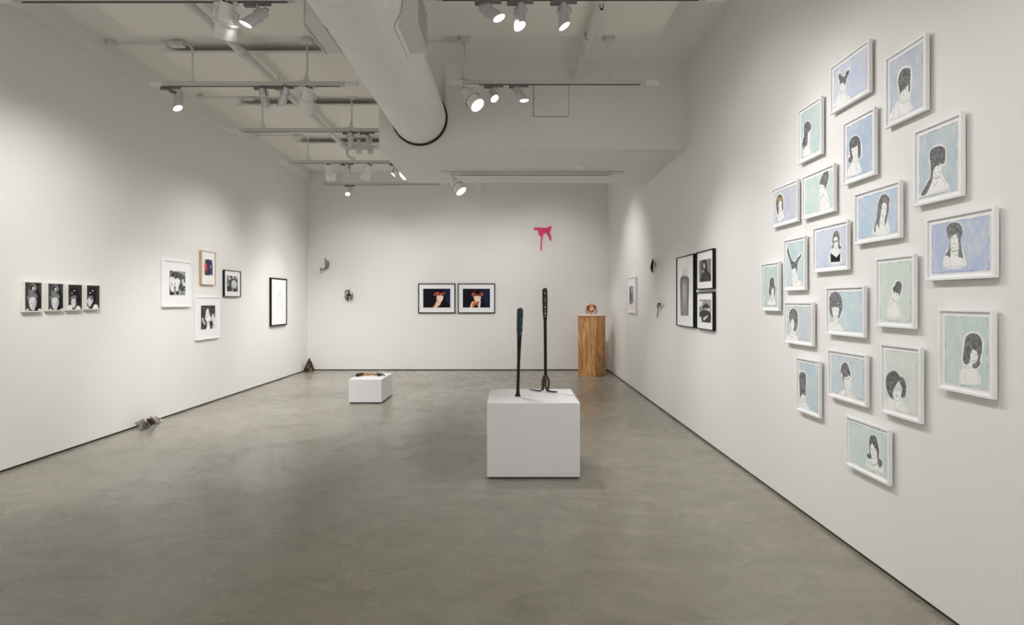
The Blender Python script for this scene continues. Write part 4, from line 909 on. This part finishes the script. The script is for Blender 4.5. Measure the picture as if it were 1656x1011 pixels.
picture('L', 319.3, 356, 480, 550.6, .040, .012, 'framewhite', 'framed_photograph', 'white-framed black and white photograph of dancers, lowest on the left wall', 'framed photograph', GL, (.11, .12, .125, .145),
    photo((250, 390, 5.947), g_(46), [(g_(110), [(458,640),(560,665),(580,672),(460,650)]), (g_(232), [(490,730),(496,665),(515,650),(528,700),(548,745),(538,800),(535,862),(494,862),(505,790),(488,750)]), (g_(120), [(504,642),(520,642),(522,660),(505,660)]),
        (g_(225), [(548,745),(555,700),(565,700),(582,760),(582,858),(555,855),(560,790)]), (g_(30), [(525,770),(545,765),(552,860),(535,862)]), (g_(190), [(456,735),(470,745),(490,795),(480,805),(458,770)]), (g_(150), [(535,740),(552,730),(548,750)])], grain=.3, seed=34, busy=50), artm='print')
picture('L', 439, 464.4, 448.8, 528.3, .040, .014, 'frameblack', 'framed_drawing', 'tall dark-framed pencil drawing of a seated nude figure on white paper', 'framed drawing', None, (.028, .028, .036, .036),
    photo((420, 380, 4.213), (236, 236, 234), [], [((120,120,122), .005, q) for q in [[(128,385),(138,378),(142,400),(130,412),(127,392)], [(125,412),(122,430),(128,450),(112,480),(115,508),(130,518)], [(128,415),(140,412),(150,430),(155,470),(150,500),(143,490)], [(132,430),(128,470),(133,510)], [(140,440),(145,470),(148,498)], [(104,495),(106,497)]]], grain=.01, seed=35), lip=(.012, 'framemaroon'), artm='drawing')
# back wall pair
GB = 'pair of black-framed colour photographs on the back wall'
nv = (12, 13, 26)
picture('B', 676.2, 736.3, 458.4, 506.7, .035, .020, 'frameblack', 'framed_photograph', 'left of the pair on the back wall, red-fringed woman\'s pale face on black', 'framed photograph', GB, (.107, .110, .115, .122),
    photo((660, 440, 10.35), nv, [((24,28,62), [(600,282),(705,282),(705,592),(660,592),(625,440)]), ((12,5,14), [(455,400),(470,310),(540,288),(600,318),(620,400),(600,470),(560,500),(500,420)]), ((10,10,14), [(520,520),(580,450),(650,500),(680,592),(480,592)]),
        ((238,216,198), [(482,400),(530,392),(580,396),(588,425),(574,468),(545,508),(505,502),(484,460)]), ((230,196,170), [(475,592),(418,592),(452,535),(478,485),(505,470),(548,500),(532,545)]), ((225,130,90), [(418,592),(448,538),(474,488),(486,480),(462,540),(436,592)], .9), ((190,120,100), [(500,480),(545,500),(505,488)], .8), ((95,24,30), [(430,388),(440,355),(490,330),(540,345),(590,338),(603,322),(620,390),(590,372),(545,385),(500,378),(460,395)]), ((150,70,60), [(505,404),(532,402),(530,410),(507,411)], .8), ((150,70,60), [(556,402),(580,402),(578,411),(558,410)], .8), ((170,60,55), [(498,504),(515,504),(508,512)]), ((225,120,80), [(478,420),(490,430),(485,470),(470,480)])], grain=.03, seed=41, gain=1.1, strands=[([(430,388),(445,355),(490,335),(540,352),(590,342),(603,325),(618,388),(590,368),(545,382),(500,374),(462,392)], (245,150,90), (205,70,50), 70, .04, .005)]), artm='print')
picture('B', 740.4, 800.6, 458.4, 506.7, .035, .020, 'frameblack', 'framed_photograph', 'right of the pair on the back wall, red-fringed woman with hand at mouth', 'framed photograph', GB, (.107, .110, .115, .122),
    photo((660, 440, 10.35), nv, [((26,30,60), [(1240,282),(1370,282),(1370,592),(1290,592),(1260,440)]), ((14,5,16), [(1080,400),(1110,310),(1140,290),(1200,295),(1250,400),(1225,460),(1100,450)]), ((9,9,14), [(1120,520),(1200,470),(1280,520),(1300,592),(1090,592)]),
        ((238,216,198), [(1095,412),(1155,400),(1215,412),(1205,470),(1160,500),(1120,480),(1102,440)]), ((100,26,40), [(1060,388),(1080,345),(1110,350),(1160,375),(1215,350),(1240,345),(1256,385),(1240,404),(1190,392),(1160,405),(1110,390),(1078,404)]),
        ((225,118,66), [(1040,592),(1068,505),(1110,485),(1165,498),(1162,520),(1125,540),(1090,592)]), ((240,215,190), [(1038,592),(1062,510),(1095,490),(1072,540),(1060,592)]), ((232,230,230), [(1178,592),(1182,520),(1205,470),(1212,500),(1200,592)]), ((170,90,80), [(1110,420),(1140,421),(1138,428),(1112,427)], .8), ((170,90,80), [(1168,424),(1196,422),(1194,430),(1170,431)], .8), ((225,225,225), [(1150,530),(1165,530),(1165,560),(1155,560)])], grain=.03, seed=42, gain=1.1, strands=[([(1060,388),(1080,345),(1110,350),(1160,375),(1215,350),(1240,345),(1256,385),(1240,404),(1190,392),(1160,405),(1110,390),(1078,404)], (245,150,100), (205,60,70), 70, .04, .005), ([(1075,350),(1105,305),(1130,290),(1120,320),(1095,365)], (215,80,90), (120,40,70), 16, .035, .004), ([(1200,300),(1225,330),(1250,375),(1232,372),(1210,330)], (180,60,120), (110,40,80), 16, .035, .004)]), artm='print')
# right wall, farther group
picture('R', 1093.4, 1121, 410, 530.6, .036, .010, 'frameblack', 'framed_drawing', 'large black-framed grey drawing of a strappy tube shape, beside two smaller black frames', 'framed drawing', None, .010,
    photo((1000, 380, 5.944), (232, 234, 232), [(g_(118), [(594,440),(612,408),(645,400),(675,415),(680,440),(677,600),(674,772),(674,775),(673,776),(602,771),(600,770),(600,768),(596,600)]), (g_(160), [(612,470),(635,435),(660,470),(658,760),(640,768),(614,755)], .45), (g_(185), [(618,480),(634,460),(652,490),(652,640),(635,700),(620,640)], .4), (g_(205), [(626,500),(636,490),(645,520),(642,600),(634,640),(627,600)], .4), (g_(85), [(600,430),(612,405),(650,400),(672,412),(678,432),(640,412)], .8)],
        [(g_(80), .008, q) for q in [[(606,410),(618,375),(626,332),(634,375),(630,400)], [(640,400),(640,370),(646,332),(662,360),(668,408)], [(612,405),(634,385),(660,402)]]]+[(g_(190), .004, [(583,321),(680,303)]), (g_(150), .003, [(600,772),(674,776)])], grain=.06, seed=51), artm='drawing')
picture('R', 1125.3, 1152.3, 401.4, 467, .036, .010, 'frameblack', 'framed_photograph', 'upper small black-framed photograph of a long-haired person, above another black frame', 'framed photograph', None, (.075, .075, .095, .08),
    photo((1000, 380, 5.944), g_(120), [(g_(30), [(800,310),(808,240),(830,228),(850,260),(858,340),(884,380),(884,442),(790,444),(805,370)]), (g_(205), [(815,278),(830,272),(834,315),(820,325)]), (g_(160), [(808,335),(822,335),(825,360),(812,362)]), (g_(60), [(840,380),(870,390),(870,440),(830,440)])], grain=.1, seed=52), artm='print')
picture('R', 1125.3, 1152.3, 471.7, 535.6, .036, .010, 'frameblack', 'framed_photograph', 'lower small black-framed photograph of figures in hats, below another black frame', 'framed photograph', None, (.075, .075, .078, .078),
    photo((1000, 380, 5.944), g_(150), [(g_(225), [(775,640),(810,640),(800,680),(775,690)]), (g_(30), [(808,695),(835,660),(860,672),(882,695),(850,705),(820,712)]), (g_(195), [(828,705),(848,705),(845,730),(830,728)]), (g_(40), [(778,755),(820,720),(880,740),(880,838),(795,842),(790,790)]), (g_(225), [(772,790),(795,785),(805,838),(780,838)]), (g_(215), [(815,800),(860,770),(862,780),(822,825)]), (g_(205), [(845,725),(880,700),(880,735)])], grain=.2, seed=53), artm='print')
picture('R', 1014.3, 1027.3, 447.3, 506.5, .036, .012, 'framewhite', 'framed_drawing', 'small white-framed grey and pink print, farthest picture on the right wall', 'framed drawing', None, (.13, .10, .15, .06),
    photo((1000, 380, 5.944), (236, 234, 232), [(g_(122), [(103,490),(140,472),(141,655),(104,672)]), (g_(60), [(108,520),(118,515),(122,620),(110,640)], .7), (g_(190), [(122,500),(130,498),(132,560),(124,570)], .8), (g_(70), [(128,560),(138,555),(138,640),(128,650)], .7), ((240,205,200), [(118,690),(132,660),(149,672),(149,730),(135,742),(119,728)])], grain=.35, seed=54), artm='drawing')
# ---------------------------------------------------------------- plinths and what stands on them
t = thing('plinth', 'large white cube plinth in the foreground carrying two dark bat-shaped sculptures', 'plinth', (.1655, 5.07, 0))
MB().box(-.392, .392, -.38, .38, .016, .64).obj('body', M['plinth'], t, bevel=.0025)
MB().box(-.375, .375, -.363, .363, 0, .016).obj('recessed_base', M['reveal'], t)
t = thing('plinth', 'small low white plinth near the middle of the room carrying a braided sculpture', 'plinth', (-2.173, 8.50, 0))
MB().box(-.24, .24, -.37, .37, .02, .355).obj('body', M['plinth'], t, bevel=.0025)
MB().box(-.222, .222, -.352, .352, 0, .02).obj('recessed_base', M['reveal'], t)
# five-sided wooden plinth in the far corner
cx, cy = 1.575, 11.28
pent = [(1.290-cx, 11.18-cy), (1.60-cx, 10.93-cy), (1.838-cx, 11.19-cy), (1.72-cx, 11.55-cy), (1.39-cx, 11.55-cy)]
t = thing('wooden_plinth', 'tall many-sided knotty wood plinth in the far right corner holding a wig and mirror', 'plinth', (cx, cy, 0))
sc_ = lambda k: [(x*k, y*k) for x, y in pent]
MB().prism(pent, .012, 1.195).obj('body', M['wood'], t, bevel=.002)
MB().prism(sc_(1.035), 0, .012).obj('base_lip', M['wood'], t)
MB().prism(sc_(1.045), 1.195, 1.210).obj('top_lip', M['wood'], t)
MB().prism(sc_(.99), 1.210, 1.222).obj('top_panel', M['plinth'], t)
ZP_ = 1.222
# orange hand mirror standing on its foot and the wig around it
mx, my = (956.6-CX)*11.22/F, 11.22
t = thing('hand_mirror', 'small round orange standing mirror on top of the wooden plinth', 'mirror', (mx, my, ZP_))
MB().lathe([(.0, 0), (.026, 0), (.026, .004), (.012, .016), (.008, .03), (.008, .072), (.011, .08), (.0, .083)], 20).obj('stand', M['orange'], t, smooth=True)
RX = Matrix.Translation((0, 0, .128)) @ Matrix.Rotation(PI/2, 4, 'X')
MB().lathe([(.041, -.010), (.057, -.012), (.060, 0), (.057, .012), (.041, .010)], 32, RX, closed=True).obj('rim', M['orange'], t, smooth=True)
MB().lathe([(.0, .004), (.043, .004), (.043, -.004), (.0, -.004)], 28, RX).obj('glass', M['mirror'], t)
t = thing('wig', 'short golden brown wig draped around the orange mirror', 'wig', (mx, my+.01, ZP_))
rs = random.Random(5); g = MB(); d_ = MB()
for k in range(46):      # cap of strands running front to back and down the sides
    a = -1.25+2.5*k/45; top = .205+.012*rs.random()
    g.tube(catmull([(.030*math.sin(a), -.055, .165+.02*math.cos(a)), (.055*math.sin(a), -.045, .195+.012*math.cos(a)), (.075*math.sin(a), 0, .150+.068*math.cos(a)), (.085*math.sin(a), .05, .12+.055*math.cos(a)), (.08*math.sin(a), .075, .08)], False, 3), list(np.interp(np.linspace(0, 1, 13), [0, .25, .5, .75, 1], [.003, .006, .007, .006, .003])), 6)
for s_, n_ in ((-1, 16), (1, 22)):
    for k in range(n_):
        f = k/n_; w_ = .012*rs.random(); x0 = .055+.02*f
        pts = [(s_*.03, -.02+.05*f, .215-.02*f), (s_*(x0+.018), -.02+.05*f, .175), (s_*(x0+.030+w_*s_*.3), -.02+.06*f, .11), (s_*(x0+.026+w_), -.03+.05*f, .055), (s_*(x0+.005), -.04+.04*f, .022+.012*rs.random()), (s_*(x0-.022), -.045+.03*f, .022+.016*rs.random())]
        (g if k % 3 else d_).tube(catmull(pts, False, 3), list(np.interp(np.linspace(0, 1, 16), [0, .2, .4, .6, .8, 1], [.003, .005, .005, .005, .004, .002])), 6)
g.obj('hair', M['goldhair'], t, smooth=True)
d_.tube([(-.05, .035, .2), (-.06, .04, .12), (-.035, .04, .06), (.035, .04, .06), (.06, .04, .12), (.05, .035, .2)], .012, 8)
d_.obj('under_hair', M['brownhair'], t, smooth=True)

# ---- bat sculptures
def bat(loc, tilt, H, prof, m1, m2, label, feet):
    t = thing('bat_sculpture', label, 'sculpture', loc); t.rotation_euler = tilt
    split = [i for i, p in enumerate(prof) if p[1] >= .66*H][0]
    MB().lathe(prof[:split+1], 20).obj('shaft', M[m1], t, smooth=True)
    hd = MB().lathe(prof[split:], 20).obj('head', M[m2], t, smooth=True)
    return t, hd
base = Vector(((837.2-CX)*5.03/F, 5.03, .64))
t, hd = bat(base, (0, .028, 0), .80, [(.0, 0), (.026, .001), (.027, .006), (.019, .022), (.0155, .045), (.0145, .15), (.0145, .32), (.017, .42), (.0215, .53), (.0265, .60), (.0285, .70), (.0285, .77), (.024, .79), (.010, .80), (.0, .80)],
    'blackwood', 'bluemetal', 'shorter dark bat-shaped sculpture with a blue-black ribbed head, left on the large plinth', None)
rs = random.Random(2)
def glint_ridges(hd, n_, z0, dz, x0, x1, y0):  # bright metal ridges stand in for light reflections on the wrapped head
    for k in range(n_):
        z = z0+k*dz+rs.uniform(-.002, .002); a_ = x0+rs.uniform(-.004, .006); b2 = x1; h_ = rs.uniform(.003, .0052); tl = rs.uniform(-.005, .005)
        MB().add([(a_, y0, z-h_-tl), (b2, y0+.012, z-h_+tl), (b2, y0+.020, z+h_+tl), (a_, y0+.01, z+h_-tl), (a_, y0+.014, z-h_-tl), (b2, y0+.024, z-h_+tl), (b2, y0+.026, z+h_+tl), (a_, y0+.018, z+h_-tl)],
                 [(0, 1, 2, 3), (4, 7, 6, 5), (0, 4, 5, 1), (1, 5, 6, 2), (2, 6, 7, 3), (3, 7, 4, 0)]).obj('glint_ridge', M['chrome' if k % 4 == 1 else 'steel'], hd)
glint_ridges(hd, 15, .555, .0158, -.002, .0245, -.034)
base = Vector(((882.5-CX)*5.28/F, 5.28, .64))
t, hd = bat(base, (0, -.008, 0), .985, [(.010, .135), (.0145, .16), (.0145, .40), (.015, .66), (.019, .71), (.023, .76), (.0245, .86), (.0245, .95), (.021, .975), (.008, .985), (.0, .985)],
    'blackwood', 'blackwood', 'taller dark bat-shaped sculpture on splayed iron prongs, right on the large plinth', None)
for k in range(20):  # ridges on the taller head, bright metal in place of its light bands
    z = .715+k*.0128; h_ = rs.uniform(.0028, .0042); tl = rs.uniform(-.004, .004); xe = -.0265 if z > .76 else -.022
    MB().add([(xe, -.004, z-h_+tl), (.006, -.034, z-h_-tl), (.006, -.032, z+h_-tl), (xe, -.002, z+h_+tl), (xe, .004, z-h_+tl), (.006, -.018, z-h_-tl), (.006, -.018, z+h_-tl), (xe, .004, z+h_+tl)],
             [(0, 1, 2, 3), (4, 7, 6, 5), (0, 4, 5, 1), (1, 5, 6, 2), (2, 6, 7, 3), (3, 7, 4, 0)]).obj('glint_ridge', M['chrome' if k % 5 == 2 else 'steel'], hd)
pr = [([(0, 0, .17), (-.022, -.004, .13), (-.030, -.01, .075), (-.034, -.02, .03), (-.055, -.02, .012), (-.10, .015, .012), (-.155, .055, .014)], [.010, .010, .010, .009, .008, .007, .004]),
      ([(0, 0, .17), (.024, 0, .125), (.031, -.005, .08), (.022, -.012, .03), (.006, -.022, .010)], [.010, .011, .011, .010, .008]),
      ([(0, 0, .17), (.0, -.014, .12), (-.002, -.020, .06), (.012, -.030, .022), (.045, -.045, .010), (.085, -.065, .009), (.105, -.072, .012)], [.010, .010, .010, .009, .008, .007, .004]),
      ([(0, 0, .17), (-.006, .02, .10), (-.016, .03, .05), (-.02, .03, .008)], [.009, .009, .008, .007])]
for pts, rr in pr: MB().tube(catmull(pts, False, 4), list(np.interp(np.linspace(0, 1, (len(pts)-1)*4+1), np.linspace(0, 1, len(rr)), rr)), 10).obj('prong', M['iron'], t, smooth=True)

# ---- braid on the low plinth
t = thing('braid_sculpture', 'knotted brown braid sculpture with black ends lying on the low plinth', 'sculpture', (-2.17, 8.5, .355))
rs = random.Random(9); g = MB()
for k in range(9):
    ph = k*.7; pts = []
    for j in range(33):
        u = j/32; x = -.17+.30*u; pts.append((x, .02+.035*math.sin(u*3)+(.010+.008*math.sin(23*u+k))*math.sin(13*u+ph), .022+(.009+.006*math.sin(19*u+2*k))*math.cos(13*u+ph)))
    g.tube(pts, .0055 if k % 2 else .007, 6)
g.obj('braid', M['goldhair'], t, smooth=True)
g = MB()
for k in range(5): g.tube([(-.13+.055*k, .02, .03), (-.135+.06*k+.01*rs.random(), -.02, .045+.03*rs.random()), (-.12+.06*k, -.05-.02*rs.random(), .02)], [.0026, .002, .001], 6)
g.tube([(-.12, .04, .03), (-.14, .03, .07), (-.150, .03, .085)], .003, 6)
g.obj('loose_strand', M['brownhair'], t, smooth=True)
MB().tube([(-.145, .03, .028), (-.175, -.04, .028), (-.195, -.11, .028), (-.2, -.135, .026)], [.017, .021, .022, .015], 14).obj('black_end', M['blackhair'], t, smooth=True)
MB().tube([(.07, .05, .03), (.095, -.01, .024), (.115, -.05, .022), (.135, -.02, .022), (.15, .02, .022)], [.012, .016, .018, .014, .010], 12).obj('black_end', M['blackhair'], t, smooth=True)
MB().tube([(.13, .05, .028), (.165, .02, .024), (.195, -.03, .018), (.215, -.05, .012)], [.008, .013, .011, .004], 10).obj('steel_tip', M['steel'], t, smooth=True)

# ---- crumpled metal leaning at the foot of the left wall
def onwall(px, py, X): # a point on the plane x = X
    Y = F*X/(px-CX); return Vector((X, Y, EYE+(CY-py)*Y/F))
bx, by = -4.33, F*4.36/(CX-241)
t = thing('metal_sculpture', 'crumpled sheets of steel with rusty brown strips lying on the floor by the left wall', 'sculpture', (bx, by, 0))
def P(px, py, dx=0):      # picture point at depth offset, relative to the sculpture's base
    X = -4.36+dx; q = onwall(px, py, X); return q-Vector((bx, by, 0))
def Z(sx, sy): return (200+sx/16.856, 650+sy/16.856)
def sheet(name, m, pts, th=.006):
    q = [P(*Z(a, b_), dx) for a, b_, dx in pts]
    for v in q: v.z = max(v.z, .004)
    g = MB(); n = len(q); nrm = (q[1]-q[0]).cross(q[2]-q[0]).normalized()*th/2
    g.add([v-nrm for v in q]+[v+nrm for v in q], [tuple(reversed(range(n))), tuple(range(n, 2*n))]+[(i, (i+1) % n, n+(i+1) % n, n+i) for i in range(n)])
    return g.obj(name, M[m], t)
sheet('steel_sheet', 'steel', [(305, 575, -.03), (535, 465, -.03), (560, 500, -.02), (420, 640, .0), (360, 640, 0)])
sheet('steel_sheet', 'steel', [(395, 650, -.01), (560, 505, -.03), (640, 560, .0), (740, 700, .06), (470, 815, .08)])
sheet('steel_sheet', 'steel', [(705, 430, -.04), (750, 400, -.05), (990, 585, .02), (900, 630, .03)])
sheet('steel_sheet', 'chrome', [(755, 408, -.05), (830, 415, -.06), (930, 540, -.02), (1000, 590, .02), (970, 605, .02)])
sheet('steel_sheet', 'steel', [(840, 410, -.06), (880, 400, -.07), (985, 470, -.04), (1015, 570, .0), (940, 510, -.02)])
sheet('steel_sheet', 'chrome', [(1000, 460, -.06), (1060, 490, -.04), (1085, 490, -.03), (1010, 600, .02)])
sheet('steel_sheet', 'chrome', [(690, 600, .03), (740, 590, .03), (790, 660, .05), (760, 710, .06)])
g = MB(); rs = random.Random(3)
for k in range(12):
    a = P(*Z(600+rs.random()*120, 460+rs.random()*80), -.02+.05*rs.random()); b_ = P(*Z(700+rs.random()*150, 560+rs.random()*90), .03*rs.random()); c = (a+b_)/2+Vector((rs.random()*.05, 0, rs.random()*.02))
    for v in (a, b_, c): v.z = max(v.z, .012)
    g.tube(catmull([a, c, b_], False, 4), [.004, .006, .008, .009, .009, .008, .006, .004, .003], 8)
g.obj('rusty_strip', M['rust'], t, smooth=True)

# ---- shaggy cone in the far left corner
cc = at(496, 601, 11.86); t = thing('cone_sculpture', 'shaggy brown and black cone with silvery bits in the far left corner', 'sculpture', (-4.36, 11.86, 0))
rs = random.Random(11)
MB().lathe([(.10, .004), (.085, .06), (.055, .15), (.02, .235), (.0, .27)], 16).obj('cone', M['brownhair'], t, smooth=True)
for nm, m, n_, r0, z0, z1 in (('brown_strand', 'brownhair', 90, .0035, .05, .27), ('black_strand', 'blackhair', 150, .0055, 0, .18)):
    g = MB()
    for k in range(n_):
        a = rs.random()*2*PI; z = z0+(z1-z0)*rs.random(); r = .112*(1-z/.29); x, y = r*math.cos(a), r*math.sin(a)
        g.tube([(x*.8, y*.8, min(z+.05, .27)), (x, y, z+.02), (x*1.15+.01*rs.random(), y*1.12, max(.01, z-.02))], [r0*.6, r0, r0*.5], 6)
    g.obj(nm, M[m], t, smooth=True)
for k in range(16):
    a = -2.4+rs.random()*2.2 if k < 12 else 2.5+rs.random(); z = [.012, .05, .09, .14][k % 4]; r = .118*(1-z/.29)
    g = MB(); cxx, cyy = r*math.cos(a), r*math.sin(a); w_ = .014
    g.tube([(cxx-w_, cyy, z), (cxx, cyy-.008, z+.014), (cxx+w_, cyy, z+.002)], [.004, .009, .004], 8); g.obj('silver_bit', M['chrome'], t, smooth=True)

# ---- sculptures hung on the back wall
def wall_pt(px, py, off): 
    Y = YB-off; return Vector(((px-CX)*Y/F, Y, EYE+(CY-py)*Y/F))
def hung(name, label, px, py, crop, parts):
    o0 = wall_pt(px, py, 0); t = thing(name, label, 'sculpture', o0)
    ox, oy, k = crop
    for nm, m, pts, rr, flat in parts:
        q = [wall_pt(ox+x/k, oy+y/k, off)-o0 for x, y, off in pts]; q2 = catmull(q, False, 3)
        r2 = list(np.interp(np.linspace(0, 1, len(q2)), np.linspace(0, 1, len(rr)), rr))
        MB().tube(q2, r2, 10, flat).obj(nm, M[m], t, smooth=True)
    return t
CR = (510, 405, 9.186)
hung('wall_sculpture', 'twisted silvery form on the back wall, upper of two near the left corner', 525, 430, CR, [
    ('spike', 'steel', [(150,105,.05),(148,130,.05),(152,160,.05)], [.004,.012,.012], 1), ('twisted_form', 'steel', [(152,150,.05),(150,190,.05),(165,215,.06),(160,260,.06)], [.012,.014,.026,.03], .7),
    ('twisted_form', 'steel', [(160,150,.04),(185,165,.05),(197,180,.06),(188,225,.05),(178,268,.04)], [.010,.012,.014,.022,.022], .7), ('twisted_form', 'steel', [(170,265,.05),(140,268,.06),(118,285,.05),(98,285,.04)], [.022,.020,.012,.008], .8),
    ('dark_knot', 'iron', [(76,262,.05),(84,278,.06),(90,294,.05)], [.008,.014,.008], 1), ('drop', 'steel', [(84,290,.05),(80,315,.05),(74,338,.05)], [.005,.007,.010], .6)])
hung('wall_sculpture', 'dark brown and steel clustered form, lower of two on the back wall\'s left', 564, 484, CR, [
    ('steel_lobe', 'steel', [(440,640,.06),(450,612,.08),(478,595,.08),(500,600,.06)], [.014,.026,.024,.012], .7), ('spike', 'steel', [(492,600,.07),(508,588,.08),(521,572,.09)], [.012,.007,.002], 1),
    ('steel_lobe', 'chrome', [(450,625,.10),(468,640,.11),(478,655,.10)], [.008,.018,.010], .7), ('brown_fold', 'rust', [(470,660,.06),(480,700,.08),(490,750,.05)], [.020,.020,.008], .8), ('brown_fold', 'iron', [(500,610,.06),(500,650,.09),(470,680,.07)], [.018,.022,.016], .9),
    ('brown_fold', 'iron', [(440,680,.05),(455,710,.06),(480,745,.05)], [.008,.012,.006], .8), ('steel_lobe', 'steel', [(520,665,.07),(545,680,.08),(540,710,.08),(522,738,.06)], [.016,.018,.014,.008], .7), ('brown_fold', 'rust', [(508,670,.09),(520,700,.09),(515,725,.08)], [.010,.010,.006], .8),
    ('steel_lobe', 'steel', [(545,630,.06),(552,660,.06),(550,690,.05)], [.006,.012,.008], .7), ('dark_knot', 'blackhair', [(470,655,.11),(500,665,.12),(535,660,.10)], [.008,.012,.008], 1)])
# pink bow
o0 = wall_pt(878, 378, 0); t = thing('pink_bow', 'bright pink soft cloth bow hanging high on the back wall', 'bow', o0)
def bp(pts): 
    out = []
    for x, y in pts:
        q = wall_pt(850+x/14.45, 350+y/14.45, .04)-o0; out.append((q.x, q.z))
    return out
def cpoly(pts): return [tuple(p) for p in catmull(bp(pts))]
MB().pillow(cpoly([(285,270),(310,252),(380,272),(430,282),(440,340),(410,400),(390,440),(345,455),(310,420),(295,350)]), -.035, .035).obj('loop', M['pink'], t, smooth=True)
MB().pillow(cpoly([(470,285),(520,262),(580,220),(600,235),(590,310),(560,380),(520,380),(485,345)]), -.035, .035).obj('loop', M['pink'], t, smooth=True)
MB().pillow(cpoly([(400,275),(455,270),(490,285),(490,340),(470,372),(430,382),(400,350)]), -.055, .035).obj('knot', M['pink'], t, smooth=True)
MB().pillow(cpoly([(185,292),(210,262),(290,265),(320,290),(290,315),(205,312)]), -.03, .022).obj('tail', M['pink'], t, smooth=True)
MB().pillow(cpoly([(470,330),(520,350),(565,390),(595,460),(600,550),(582,568),(560,530),(530,450),(490,390)]), -.045, .022).obj('tail', M['pink'], t, smooth=True)
MB().pillow(cpoly([(395,380),(425,385),(402,470),(385,600),(375,790),(358,795),(348,700),(355,560),(370,450)]), -.04, .018).obj('tail', M['pink'], t, smooth=True)

# ---- two small hanging pieces on the right wall
def rpt(px, py, off): X = XR-off; Y = F*X/(px-CX); return Vector((X, Y, EYE+(CY-py)*Y/F))
def hungR(name, label, px, py, parts):
    o0 = rpt(px, py, 0); t = thing(name, label, 'sculpture', o0)
    for nm, m, pts, rr, flat in parts:
        q = [rpt(1000+x/5.944, 380+y/5.944, off)-o0 for x, y, off in pts]; q2 = catmull(q, False, 3)
        MB().tube(q2, list(np.interp(np.linspace(0, 1, len(q2)), np.linspace(0, 1, len(rr)), rr)), 10, flat).obj(nm, M[m], t, smooth=True)
hungR('wall_sculpture', 'small black tufted form with a grey tip high on the right wall', 1056, 429, [
    ('black_tuft', 'blackhair', [(332,230,.03),(328,265,.04),(322,310,.04),(320,350,.03)], [.008,.030,.038,.012], .5), ('grey_tip', 'steel', [(340,250,.06),(352,280,.06),(365,312,.05)], [.012,.020,.008], .6),
    ('brown_wisp', 'brownhair', [(326,320,.03),(330,350,.03),(334,368,.03)], [.02,.016,.004], .6)])
hungR('wall_sculpture', 'thin brown twisted strand with a dark loop on the right wall', 1063, 502, [
    ('dark_loop', 'blackhair', [(376,690,.03),(380,668,.05),(395,658,.06),(402,668,.05),(390,690,.04),(378,705,.03)], [.007,.010,.010,.009,.008,.006], 1),
    ('brown_strand', 'brownhair', [(378,700,.03),(382,730,.04),(376,770,.04),(374,800,.03)], [.008,.008,.010,.003], .8)])
